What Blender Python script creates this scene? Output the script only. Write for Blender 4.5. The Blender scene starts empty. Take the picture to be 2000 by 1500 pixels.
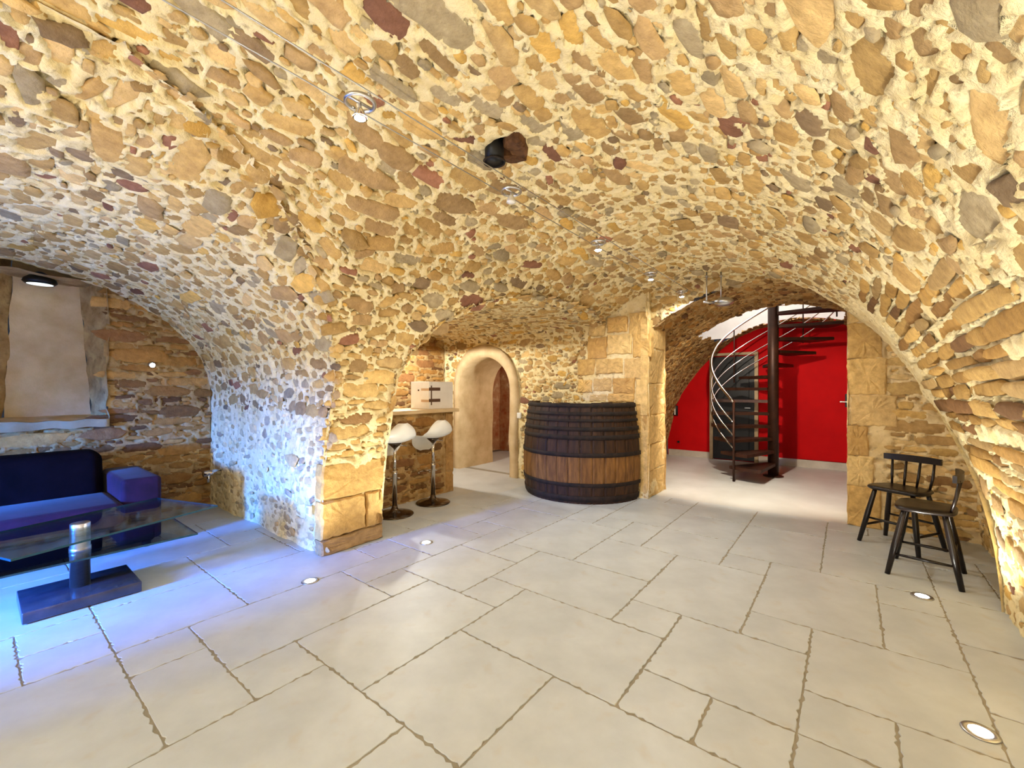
import bpy, math, random
import numpy as np
from mathutils import Matrix, Vector

# ------------------------------------------------------------------ camera, world, large lights, exposure
SC = bpy.context.scene
COL = SC.collection
HC, FPX = 1.36, 833.0            # eye height, focal length in pixels of the 2000 px wide frame
FU, FV = 0.786, 0.618            # view direction in room axes (X along the vault, Y across it)
cam_d = bpy.data.cameras.new('camera')
cam_d.sensor_width = 36.0
cam_d.lens = FPX / 2000 * 36
cam_d.shift_y = 0.005
cam_d.clip_start = 0.02
cam = bpy.data.objects.new('camera', cam_d)
COL.objects.link(cam)
cam.location = (0, 0, HC)
cam.rotation_euler = (math.pi / 2, 0, -math.atan2(FU, FV))
SC.camera = cam

w = bpy.data.worlds.new('world'); SC.world = w; w.use_nodes = True
w.node_tree.nodes['Background'].inputs[0].default_value = (0.55, 0.65, 0.9, 1)
w.node_tree.nodes['Background'].inputs[1].default_value = 0.02

def light(name, kind, loc, energy, color, parent=None, rot=(0, 0, 0), **kw):
    d = bpy.data.lights.new(name, kind); d.energy = energy; d.color = color
    for k, v in kw.items(): setattr(d, k, v)
    o = bpy.data.objects.new(name, d); COL.objects.link(o)
    o.location = loc; o.rotation_euler = rot; o.parent = parent
    return o

# daylight entering through the alcove window, and added fill light at the unseen rear door
light('daylight_alcove', 'AREA', (-3.3, 3.62, 1.35), 1050, (0.03, 0.21, 1.0), rot=(0, -math.pi / 2 + .2, 0), shape='RECTANGLE', size=0.9, size_y=0.5)
light('fill_rear', 'AREA', (-3.62, 1.3, 1.1), 60, (1.0, 0.93, 0.82), rot=(0, -math.pi / 2, 0), shape='RECTANGLE', size=1.9, size_y=1.6)
LAMP_W, UP_W = 22.0, 70.0
WARM = (1.0, 0.985, 0.91)

SC.view_settings.view_transform = 'Standard'
SC.view_settings.look = 'None'
SC.view_settings.gamma = 1.0
SC.view_settings.use_curve_mapping = False
SC.view_settings.exposure = 1.22

SC.cycles.max_bounces = 7
SC.cycles.caustics_reflective = False
SC.cycles.caustics_refractive = False
rng = np.random.default_rng(7)
random.seed(7)

# ------------------------------------------------------------------ helpers
def srgb(r, g, b):
    f = lambda c: (c / 12.92 if c <= 0.04045 else ((c + 0.055) / 1.055) ** 2.4)
    return (f(r / 255), f(g / 255), f(b / 255))

MATS = {}
def new_mat(name):
    m = bpy.data.materials.new(name); m.use_nodes = True
    nt = m.node_tree; bsdf = nt.nodes['Principled BSDF']
    MATS[name] = m
    return m, nt, bsdf

def N(nt, typ, **kw):
    n = nt.nodes.new(typ)
    for k, v in kw.items():
        if k.startswith('i_'): n.inputs[k[2:].replace('_', ' ')].default_value = v
        else: setattr(n, k, v)
    return n

def noise_mat(name, c1, c2, scale=6.0, rough=0.85, bump=0.0, bscale=60.0, metallic=0.0, detail=6.0, c3=None, scale3=25.0, spec=0.3, stretch=None, coat=0.0, sheen=0.0, bdist=0.01, f3=0.35):
    """two-tone noise material with optional fine bump"""
    m, nt, b = new_mat(name)
    L = nt.links.new
    tc = N(nt, 'ShaderNodeTexCoord')
    vec = tc.outputs['Object']
    if stretch:
        mp = N(nt, 'ShaderNodeMapping'); mp.inputs['Scale'].default_value = stretch
        L(vec, mp.inputs['Vector']); vec = mp.outputs['Vector']
    n1 = N(nt, 'ShaderNodeTexNoise', i_Scale=scale, i_Detail=detail, i_Roughness=0.6)
    L(vec, n1.inputs['Vector'])
    r = N(nt, 'ShaderNodeValToRGB')
    r.color_ramp.elements[0].position = 0.32; r.color_ramp.elements[0].color = (*c1, 1)
    r.color_ramp.elements[1].position = 0.68; r.color_ramp.elements[1].color = (*c2, 1)
    L(n1.outputs['Fac'], r.inputs['Fac'])
    out = r.outputs['Color']
    if c3:
        n3 = N(nt, 'ShaderNodeTexNoise', i_Scale=scale3, i_Detail=4.0)
        L(vec, n3.inputs['Vector'])
        r3 = N(nt, 'ShaderNodeValToRGB')
        r3.color_ramp.elements[0].position = 0.58; r3.color_ramp.elements[0].color = (0, 0, 0, 1)
        r3.color_ramp.elements[1].position = 0.72; r3.color_ramp.elements[1].color = (f3, f3, f3, 1)
        L(n3.outputs['Fac'], r3.inputs['Fac'])
        mx = N(nt, 'ShaderNodeMixRGB'); L(r3.outputs['Color'], mx.inputs['Fac']); L(out, mx.inputs['Color1'])
        mx.inputs['Color2'].default_value = (*c3, 1); out = mx.outputs['Color']
    L(out, b.inputs['Base Color'])
    b.inputs['Roughness'].default_value = rough
    b.inputs['Metallic'].default_value = metallic
    b.inputs['Specular IOR Level'].default_value = spec
    if coat: b.inputs['Coat Weight'].default_value = coat
    if sheen:
        b.inputs['Sheen Weight'].default_value = sheen
        b.inputs['Sheen Roughness'].default_value = 0.35
    if bump:
        nb = N(nt, 'ShaderNodeTexNoise', i_Scale=bscale, i_Detail=5.0, i_Roughness=0.65)
        L(vec, nb.inputs['Vector'])
        bp = N(nt, 'ShaderNodeBump', i_Strength=bump, i_Distance=bdist)
        L(nb.outputs['Fac'], bp.inputs['Height']); L(bp.outputs['Normal'], b.inputs['Normal'])
    return m

def stone_mat(name, source):
    """stone whose base tint is the stone's own colour (object colour, or a per-stone attribute in joined rubble)"""
    m, nt, b = new_mat(name)
    L = nt.links.new
    if source == 'object':
        s = N(nt, 'ShaderNodeObjectInfo').outputs['Color']
    else:
        s = N(nt, 'ShaderNodeAttribute', attribute_name='tint').outputs['Color']
    geo = N(nt, 'ShaderNodeNewGeometry')
    n1 = N(nt, 'ShaderNodeTexNoise', i_Scale=16.0, i_Detail=6.0, i_Roughness=0.65)
    L(geo.outputs['Position'], n1.inputs['Vector'])
    r = N(nt, 'ShaderNodeValToRGB')
    r.color_ramp.elements[0].position = 0.3; r.color_ramp.elements[0].color = (0.74, 0.68, 0.60, 1)
    r.color_ramp.elements[1].position = 0.68; r.color_ramp.elements[1].color = (1.18, 1.16, 1.12, 1)
    L(n1.outputs['Fac'], r.inputs['Fac'])
    mx = N(nt, 'ShaderNodeMixRGB', blend_type='MULTIPLY'); mx.inputs['Fac'].default_value = 1.0
    L(s, mx.inputs['Color1']); L(r.outputs['Color'], mx.inputs['Color2'])
    L(mx.outputs['Color'], b.inputs['Base Color'])
    b.inputs['Roughness'].default_value = 0.82
    b.inputs['Specular IOR Level'].default_value = 0.25
    nb = N(nt, 'ShaderNodeTexNoise', i_Scale=45.0, i_Detail=6.0, i_Roughness=0.7)
    L(geo.outputs['Position'], nb.inputs['Vector'])
    bp = N(nt, 'ShaderNodeBump', i_Strength=0.8, i_Distance=0.006)
    nb2 = N(nt, 'ShaderNodeTexNoise', i_Scale=11.0, i_Detail=4.0, i_Roughness=0.6)
    L(geo.outputs['Position'], nb2.inputs['Vector'])
    bp2 = N(nt, 'ShaderNodeBump', i_Strength=0.8, i_Distance=0.02)
    L(nb2.outputs['Fac'], bp2.inputs['Height']); L(bp2.outputs['Normal'], bp.inputs['Normal'])
    L(nb.outputs['Fac'], bp.inputs['Height']); L(bp.outputs['Normal'], b.inputs['Normal'])
    return m

STONE = stone_mat('rubble_stone', 'object')
STONE_J = stone_mat('rubble_stone_joined', 'attribute')
MORTAR = noise_mat('lime_mortar', srgb(222, 198, 142), srgb(243, 227, 182), scale=7, rough=0.95, bump=1.0, bscale=55, c3=srgb(140, 106, 66), scale3=26, spec=0.15, bdist=0.009, f3=0.6)  # dark speckle partly stands in for small shadows on the rough surface
MORTAR_B = noise_mat('ochre_mortar', srgb(214, 184, 130), srgb(236, 212, 164), scale=7, rough=0.95, bump=1.0, bscale=55, c3=srgb(150, 125, 95), scale3=20, spec=0.15, bdist=0.007, f3=0.45)
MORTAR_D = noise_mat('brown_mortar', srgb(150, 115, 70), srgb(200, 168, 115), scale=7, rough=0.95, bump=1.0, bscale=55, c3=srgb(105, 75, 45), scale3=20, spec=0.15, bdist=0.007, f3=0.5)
PLASTER = noise_mat('beige_plaster', srgb(186, 158, 116), srgb(214, 190, 150), scale=4, rough=0.9, bump=0.3, bscale=70, spec=0.15)
PLASTER_O = noise_mat('peeling_ochre_plaster', srgb(170, 95, 60), srgb(205, 165, 120), scale=5, rough=0.9, bump=0.4, bscale=40, c3=srgb(226, 200, 166), scale3=5, spec=0.15, f3=0.8)
ASHLAR_C = [srgb(214, 180, 118), srgb(204, 168, 106), srgb(218, 188, 130), srgb(196, 158, 98), srgb(210, 178, 122)]
WHITE = noise_mat('white_plaster', srgb(225, 222, 220), srgb(238, 236, 234), scale=3, rough=0.9)
RED = noise_mat('red_paint', srgb(170, 3, 8), srgb(184, 6, 10), scale=3, rough=0.7, spec=0.1, bump=0.08, bscale=120)
TILE = noise_mat('limestone_slab', srgb(176, 181, 184), srgb(194, 199, 202), scale=3.2, rough=0.42, bump=0.12, bscale=45, c3=srgb(182, 177, 168), scale3=9, spec=0.4, bdist=0.004, f3=0.5)
SLAB = noise_mat('polished_screed', srgb(184, 184, 180), srgb(200, 201, 198), scale=2.0, rough=0.4, bump=0.08, bscale=30, spec=0.4, bdist=0.003)
GROUT = noise_mat('grey_grout', srgb(138, 130, 114), srgb(158, 149, 132), scale=12, rough=0.95, bump=0.4, bscale=80)
BLACK_WOOD = noise_mat('black_stained_wood', srgb(12, 8, 7), srgb(28, 18, 15), scale=8, rough=0.3, bump=0.1, bscale=60, spec=0.4, stretch=(1, 1, 0.15))
OAK_DARK = noise_mat('tarred_oak', srgb(30, 17, 8), srgb(70, 44, 22), scale=9, rough=0.6, bump=0.5, bscale=40, stretch=(3, 3, 0.5))
OAK = noise_mat('worn_oak', srgb(92, 58, 24), srgb(140, 98, 48), scale=9, rough=0.6, bump=0.5, bscale=40, stretch=(3, 3, 0.5), c3=srgb(50, 30, 16), scale3=5)
HOOP = noise_mat('rusted_hoop_iron', srgb(16, 12, 10), srgb(46, 32, 22), scale=14, rough=0.75, metallic=0.0, bump=0.3, bscale=90)
CHROME = noise_mat('polished_chrome', srgb(205, 200, 195), srgb(225, 222, 220), scale=5, rough=0.12, metallic=1.0)
STEEL = noise_mat('brushed_steel', srgb(180, 180, 182), srgb(205, 205, 208), scale=30, rough=0.3, metallic=1.0, stretch=(1, 1, 20))
DARK_CHROME = noise_mat('dark_chrome', srgb(90, 78, 68), srgb(110, 98, 86), scale=5, rough=0.15, metallic=1.0)
SHELL = noise_mat('white_moulded_plastic', srgb(228, 224, 214), srgb(238, 236, 230), scale=3, rough=0.3, spec=0.5)
VELVET = noise_mat('purple_velvet', srgb(32, 13, 38), srgb(50, 23, 58), scale=5, rough=0.9, sheen=0.08, bump=0.15, bscale=150)
VELVET_D = noise_mat('dark_velvet', srgb(9, 6, 10), srgb(18, 12, 20), scale=5, rough=0.95, spec=0.05, bump=0.15, bscale=150)
SLATE = noise_mat('grey_polished_slab', srgb(36, 40, 52), srgb(60, 64, 78), scale=6, rough=0.15, spec=0.6)
STAIR = noise_mat('brown_painted_steel', srgb(40, 22, 14), srgb(64, 36, 22), scale=8, rough=0.45, metallic=0.3, bump=0.1, bscale=80)
BLACK = noise_mat('black_lacquer', srgb(10, 10, 12), srgb(22, 22, 24), scale=5, rough=0.4)
BEIGE = noise_mat('beige_door_frame', srgb(150, 130, 100), srgb(172, 150, 118), scale=5, rough=0.6)
SKIRT = noise_mat('grey_skirting', srgb(168, 158, 144), srgb(190, 180, 166), scale=5, rough=0.5)
CARD = noise_mat('white_carton', srgb(226, 218, 208), srgb(238, 232, 224), scale=4, rough=0.8)
PRINT = noise_mat('brown_print', srgb(84, 58, 42), srgb(100, 70, 50), scale=6, rough=0.8)
PRINT_L = noise_mat('tan_print', srgb(196, 160, 124), srgb(206, 172, 138), scale=6, rough=0.8)
PVC = noise_mat('white_plastic', srgb(214, 208, 196), srgb(226, 222, 214), scale=4, rough=0.4)
WOODTOP = noise_mat('pale_wood_top', srgb(206, 176, 132), srgb(224, 198, 156), scale=5, rough=0.45, stretch=(0.4, 6, 1))
HOLE_ST = noise_mat('rusty_brown_stone', srgb(58, 34, 18), srgb(112, 74, 42), scale=14, rough=.9, bump=.5, bscale=40)
GLOW_C = (1.0, 0.88, 0.70)

def emit_mat(name, col, s):
    m = bpy.data.materials.new(name); m.use_nodes = True; nt = m.node_tree
    nt.nodes.clear()
    e = N(nt, 'ShaderNodeEmission'); e.inputs['Color'].default_value = (*col, 1); e.inputs['Strength'].default_value = s
    o = N(nt, 'ShaderNodeOutputMaterial'); nt.links.new(e.outputs[0], o.inputs['Surface'])
    return m
BULB = emit_mat('lit_halogen_lens', (1.0, 0.93, 0.82), 30)
UPGLOW = emit_mat('lit_floor_lens', (1.0, 0.95, 0.88), 25)
LED = emit_mat('lit_small_lens', (0.85, 0.9, 1.0), 8)

def glass_mat(name, tint, gloss=0.10):
    m = bpy.data.materials.new(name); m.use_nodes = True; nt = m.node_tree; nt.nodes.clear()
    t = N(nt, 'ShaderNodeBsdfTransparent'); t.inputs['Color'].default_value = (*tint, 1)
    g = N(nt, 'ShaderNodeBsdfGlossy'); g.inputs['Roughness'].default_value = 0.02
    lw = N(nt, 'ShaderNodeLayerWeight'); lw.inputs['Blend'].default_value = 0.25
    mul = N(nt, 'ShaderNodeMath', operation='MULTIPLY_ADD'); mul.inputs[1].default_value = 0.6; mul.inputs[2].default_value = gloss * 0.5
    nt.links.new(lw.outputs['Fresnel'], mul.inputs[0])
    mx = N(nt, 'ShaderNodeMixShader'); nt.links.new(mul.outputs[0], mx.inputs[0])
    nt.links.new(t.outputs[0], mx.inputs[1]); nt.links.new(g.outputs[0], mx.inputs[2])
    o = N(nt, 'ShaderNodeOutputMaterial'); nt.links.new(mx.outputs[0], o.inputs['Surface'])
    return m
GLASS = glass_mat('clear_glass', (0.86, 0.93, 0.92))
GLASS_E = noise_mat('glass_edge', srgb(20, 60, 72), srgb(34, 84, 96), scale=3, rough=0.1, spec=0.6)
PANE = glass_mat('window_glass', (0.95, 0.97, 1.0))

def tag(o, label=None, cat=None, group=None, kind=None):
    if label: o['label'] = label
    if cat: o['category'] = cat
    if group: o['group'] = group
    if kind: o['kind'] = kind
    return o

def link(name, mesh, mat=None, parent=None, loc=None, rot=None):
    if mat is not None and len(mesh.materials) == 0: mesh.materials.append(mat)
    o = bpy.data.objects.new(name, mesh); COL.objects.link(o)
    if loc is not None: o.location = loc
    if rot is not None: o.rotation_euler = rot
    o.parent = parent
    return o

def pymesh(name, v, f, smooth=False):
    me = bpy.data.meshes.new(name); me.from_pydata([tuple(p) for p in v], [], [tuple(q) for q in f]); me.update()
    if smooth:
        me.polygons.foreach_set('use_smooth', [True] * len(me.polygons))
    return me

def empty(name, loc=(0, 0, 0), rz=0.0):
    o = bpy.data.objects.new(name, None); COL.objects.link(o); o.location = loc; o.rotation_euler = (0, 0, rz)
    o.empty_display_size = 0.1
    return o

def fast_mesh(name, V, F, smooth=True):
    """V (n,3) float, F (m,4) or (m,3) int"""
    me = bpy.data.meshes.new(name)
    m, k = F.shape
    me.vertices.add(len(V)); me.vertices.foreach_set('co', V.astype(np.float32).ravel())
    me.loops.add(m * k); me.loops.foreach_set('vertex_index', F.astype(np.int32).ravel())
    me.polygons.add(m); me.polygons.foreach_set('loop_start', np.arange(0, m * k, k, dtype=np.int32))
    me.polygons.foreach_set('loop_total', np.full(m, k, dtype=np.int32))
    if smooth: me.polygons.foreach_set('use_smooth', np.ones(m, dtype=bool))
    me.update(calc_edges=True); me.validate()
    return me

# --- 3D value noise
def _hash(ix, iy, iz, seed):
    h = (ix.astype(np.uint32) * np.uint32(374761393)) ^ (iy.astype(np.uint32) * np.uint32(668265263)) ^ (iz.astype(np.uint32) * np.uint32(2147483647 & 0x9E3779B1)) ^ np.uint32(seed * 144665 + 17)
    h = (h ^ (h >> np.uint32(13))) * np.uint32(1274126177)
    h = h ^ (h >> np.uint32(16))
    h = (h * np.uint32(2246822519)); h = h ^ (h >> np.uint32(15))
    return (h & np.uint32(0xFFFFFF)).astype(np.float32) / np.float32(0xFFFFFF)

def vnoise(P, wl, seed):
    Q = np.asarray(P, dtype=np.float64) / wl + 100.0
    I = np.floor(Q).astype(np.int64); Fr = (Q - I).astype(np.float32)
    Fr = Fr * Fr * (3 - 2 * Fr)
    out = np.zeros(len(Q), dtype=np.float32)
    for a in (0, 1):
        wa = Fr[:, 0] if a else 1 - Fr[:, 0]
        for b in (0, 1):
            wb = Fr[:, 1] if b else 1 - Fr[:, 1]
            for c in (0, 1):
                wc = Fr[:, 2] if c else 1 - Fr[:, 2]
                out += wa * wb * wc * _hash(I[:, 0] + a, I[:, 1] + b, I[:, 2] + c, seed)
    return out

def big_disp(P):
    return 0.05 * (vnoise(P, 0.75, 1) - 0.5) + 0.03 * (vnoise(P, 0.26, 2) - 0.5)

def fine_disp(P, k=1.0):
    d = 0.016 * (vnoise(P, 0.085, 3) - 0.5) + 0.012 * (vnoise(P, 0.036, 4) - 0.5) + 0.005 * (vnoise(P, 0.02, 6) - 0.5)
    pit = np.clip((0.25 - vnoise(P, 0.06, 5)) / 0.08, 0, 1)
    return k * (d - 0.032 * pit)

def project(P):
    d = P[:, 0] * FU + P[:, 1] * FV
    r = P[:, 0] * FV - P[:, 1] * FU
    ds = np.where(d > 0.05, d, 0.05)
    return 1000 + r / ds * FPX, 760 - (P[:, 2] - HC) / ds * FPX, d

class Profile:
    """arc-length parametrised polyline (a, z)"""
    def __init__(self, pts):
        p = np.array(pts, float); self.p = p
        self.l = np.concatenate([[0], np.cumsum(np.hypot(*np.diff(p, axis=0).T))]); self.L = self.l[-1]
    def __call__(self, s):
        return np.interp(s, self.l, self.p[:, 0]), np.interp(s, self.l, self.p[:, 1])

def frame(fn, S, T, flip):
    e = 0.01
    P = np.stack(fn(S, T), -1)
    ds = np.stack(fn(S + e, T), -1) - np.stack(fn(S - e, T), -1)
    dt = np.stack(fn(S, T + e), -1) - np.stack(fn(S, T - e), -1)
    n = np.cross(ds, dt) * (-1 if flip else 1)
    n /= np.maximum(np.linalg.norm(n, axis=-1, keepdims=True), 1e-9)
    return P, ds / np.maximum(np.linalg.norm(ds, axis=-1, keepdims=True), 1e-9), dt / np.maximum(np.linalg.norm(dt, axis=-1, keepdims=True), 1e-9), n

def patch(name, fn, sr, tr, step, mat, keep=None, flip=False, k=1.0, big=1.0, parent=None, lay=None):
    ns = max(2, int(round((sr[1] - sr[0]) / step)) + 1); nt = max(2, int(round((tr[1] - tr[0]) / step)) + 1)
    S, T = np.meshgrid(np.linspace(*sr, ns), np.linspace(*tr, nt), indexing='ij')
    P, _, _, n = frame(fn, S.ravel(), T.ravel(), flip)
    ok = np.ones(len(P), bool) if keep is None else keep(P)
    D = big * big_disp(P) + fine_disp(P, k)
    if lay is not None:      # the mortar bed sinks, with a ragged edge, where a stone sits
        occ, (a0, b0, res) = lay['bed'], lay['org']
        wa = 0.040 * (vnoise(P, 0.05, 31) - .5) + 0.022 * (vnoise(P, 0.022, 33) - .5); wb = 0.040 * (vnoise(P, 0.05, 32) - .5) + 0.022 * (vnoise(P, 0.022, 34) - .5)
        ii = np.floor((S.ravel() + wa - a0) / res).astype(int); jj = np.floor((T.ravel() + wb - b0) / res).astype(int)
        inb = (ii >= 0) & (jj >= 0) & (ii < occ.shape[0]) & (jj < occ.shape[1])
        m = np.zeros(len(P), bool); m[inb] = occ[ii[inb], jj[inb]]
        D = D - 0.026 * m
    if name == 'ceiling': D = D - 0.16 * np.exp(-(np.hypot((P[:, 0] - 1.93) / .085, (P[:, 1] - 1.55) / .07)) ** 4) * (P[:, 2] > 2)
    V = P + n * D[:, None]
    idx = np.arange(ns * nt).reshape(ns, nt)
    F = np.stack([idx[:-1, :-1], idx[1:, :-1], idx[1:, 1:], idx[:-1, 1:]], -1).reshape(-1, 4)
    if flip: F = F[:, ::-1]
    F = F[ok[F].all(1)]
    used = np.unique(F); mp = np.full(len(V), -1); mp[used] = np.arange(len(used))
    me = fast_mesh(name, V[used], mp[F])
    return link(name, me, mat, parent)

# --- stones
def unit_stone(r, n=10, square=0.0):
    a = (np.arange(n) + r.uniform(-0.3, 0.3, n)) / n * 2 * np.pi
    rad = r.uniform(0.76, 1.12, n)
    c, s = np.cos(a), np.sin(a)
    m = np.maximum(np.abs(c), np.abs(s))
    rad = rad * (1 + square * (1 / m - 1))
    o = np.stack([c * rad, s * rad], 1)
    tilt = r.uniform(-0.3, 0.3, 2)
    rings = []
    for sc, h, j in ((1.34, -0.9, 0.0), (1.16, 0.60, 0.2), (0.80, 0.95, 0.2)):
        q = o * sc * (1 + r.uniform(-0.06, 0.06, (n, 1)) * (j > 0))
        z = h + r.uniform(-j, j, n) + (q @ tilt if h > 0 else 0)
        rings.append(np.column_stack([q, z]))
    V = np.vstack(rings + [np.array([[0, 0, 1.0]])])
    F = []
    for k in range(2):
        for i in range(n):
            j = (i + 1) % n
            F.append((k * n + i, k * n + j, (k + 1) * n + j)); F.append((k * n + i, (k + 1) * n + j, (k + 1) * n + i))
    for i in range(n): F.append((2 * n + i, 2 * n + (i + 1) % n, 3 * n))
    return V, np.array(F)

UNIT = [unit_stone(np.random.default_rng(100 + i), 8 + i % 3, 0.6) for i in range(24)]
UNIT_ME = []
for i, (v, f) in enumerate(UNIT):
    me = fast_mesh('stone_shape', v, f, smooth=False); me.materials.append(STONE); UNIT_ME.append(me)

PAL = {
    'vault': ([srgb(198, 164, 104), srgb(184, 150, 94), srgb(208, 176, 120), srgb(168, 138, 94), srgb(170, 154, 122), srgb(190, 158, 110), srgb(160, 112, 86), srgb(132, 92, 72), srgb(208, 168, 92), srgb(138, 116, 88)],
              [.22, .18, .16, .10, .11, .10, .022, .012, .06, .036]),
    'gold': ([srgb(216, 182, 118), srgb(206, 170, 104), srgb(196, 160, 100), srgb(224, 194, 138), srgb(178, 144, 92), srgb(162, 126, 82)], [.25, .2, .2, .15, .12, .08]),
    'haunch': ([srgb(186, 148, 84), srgb(168, 130, 70), srgb(198, 162, 98), srgb(146, 110, 62), srgb(176, 146, 96), srgb(122, 88, 54)], [.24, .22, .18, .14, .14, .08]),
    'pale': ([srgb(214, 192, 146), srgb(204, 180, 134), srgb(196, 168, 118), srgb(186, 166, 132), srgb(168, 146, 116)], [.28, .24, .2, .18, .1]),
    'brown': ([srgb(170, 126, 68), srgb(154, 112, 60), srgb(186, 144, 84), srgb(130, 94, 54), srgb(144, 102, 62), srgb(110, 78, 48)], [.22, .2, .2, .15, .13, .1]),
}

def layout(fn, sr, tr, keep, zones, seed=0, ang=0.22):
    """lay non-overlapping rubble stones over a surface, big ones first; zones = [(test, size classes)]"""
    r = np.random.default_rng(1000 + seed)
    res = 0.012
    W, H = int((tr[1] - tr[0]) / res) + 1, int((sr[1] - sr[0]) / res) + 1
    occ = np.zeros((H, W), bool); bed = np.zeros((H, W), bool)
    area = (tr[1] - tr[0]) * (sr[1] - sr[0])
    rec = []
    for zi, (test, sizes) in enumerate(zones):          # zones laid in tight straight courses
        if sizes[0] != 'courses': continue
        _, h0, h1, l0, l1 = sizes
        s = sr[0] + .01
        while s < sr[1] - h1:
            h = r.uniform(h0, h1); t = tr[0] + r.uniform(0, .2)
            row = []
            while t < tr[1] - l1:
                L = r.uniform(l0, l1) * (.45 if r.uniform() < .25 else 1); row.append((s + h / 2, t + L / 2, L)); t += L + .012
            if row:
                q = np.array(row); P0 = np.stack(fn(q[:, 0], q[:, 1]), -1)
                ok = test(P0) & (keep(P0) if keep is not None else True)
                for k in (-.45, .45):
                    P1 = np.stack(fn(q[:, 0], q[:, 1] + k * q[:, 2]), -1)
                    if keep is not None: ok &= keep(P1)
                for (sc, tc, L) in q[ok]:
                    if r.uniform() < .05: continue
                    hh = h * r.uniform(.8, 1.0)
                    i0, i1 = int((sc - hh / 2 - sr[0]) / res), int((sc + hh / 2 - sr[0]) / res) + 1
                    j0, j1 = int((tc - L / 2 - tr[0]) / res), int((tc + L / 2 - tr[0]) / res) + 1
                    occ[i0:i1, j0:j1] = True; bed[i0:i1, j0:j1] = True
                    rec.append((sc, tc, r.normal(0, .015), L * .9, hh * .9, zi))
            s += h + .008
    for zi, test, (L0, L1, W0, W1, frac, tries) in [(zi, t, q) for zi, (t, sizes) in enumerate(zones) if sizes[0] != 'courses' for q in sizes]:
        n_t = int(tries * area)
        if n_t == 0: continue
        Ls = r.uniform(L0, L1, n_t); Ws = np.minimum(r.uniform(W0, W1, n_t), Ls)
        Sc = r.uniform(sr[0], sr[1], n_t); Tc = r.uniform(tr[0], tr[1], n_t); An = r.normal(0, ang, n_t) * np.minimum(1, .16 / Ls)
        P0 = np.stack(fn(Sc, Tc), -1)
        ok = keep(P0) if keep is not None else np.ones(n_t, bool)
        if test is not None: ok = ok & test(P0)
        target = frac * area * max(ok.mean(), .02); got = 0.0
        for q in np.nonzero(ok)[0]:
            L, Wd, s, t, a = Ls[q], Ws[q], Sc[q], Tc[q], An[q]
            ca, sa = math.cos(a), math.sin(a)
            hx, hy = L / 2 * abs(ca) + Wd / 2 * abs(sa) + .006, L / 2 * abs(sa) + Wd / 2 * abs(ca) + .006
            i0, i1 = int((s - hy - sr[0]) / res), int((s + hy - sr[0]) / res) + 1
            j0, j1 = int((t - hx - tr[0]) / res), int((t + hx - tr[0]) / res) + 1
            if i0 < 0 or j0 < 0 or i1 >= H or j1 >= W: continue
            sub = occ[i0:i1, j0:j1]
            yy = (np.arange(i0, i1) + .5) * res + sr[0] - s; xx = (np.arange(j0, j1) + .5) * res + tr[0] - t
            X = xx[None, :] * ca + yy[:, None] * sa; Y = -xx[None, :] * sa + yy[:, None] * ca
            mk = (np.abs(X) / (L / 2 + .006)) ** 3 + (np.abs(Y) / (Wd / 2 + .006)) ** 3 < 1
            if (sub & mk).any(): continue
            sub |= mk
            bed[i0:i1, j0:j1] |= (np.abs(X) / (L / 2 * .97)) ** 3 + (np.abs(Y) / (Wd / 2 * .97)) ** 3 < 1
            rec.append((s, t, a, L, Wd, zi)); got += L * Wd * 0.85
            if got > target: break
    return dict(rec=rec, bed=bed, org=(sr[0], tr[0], res))

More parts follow.
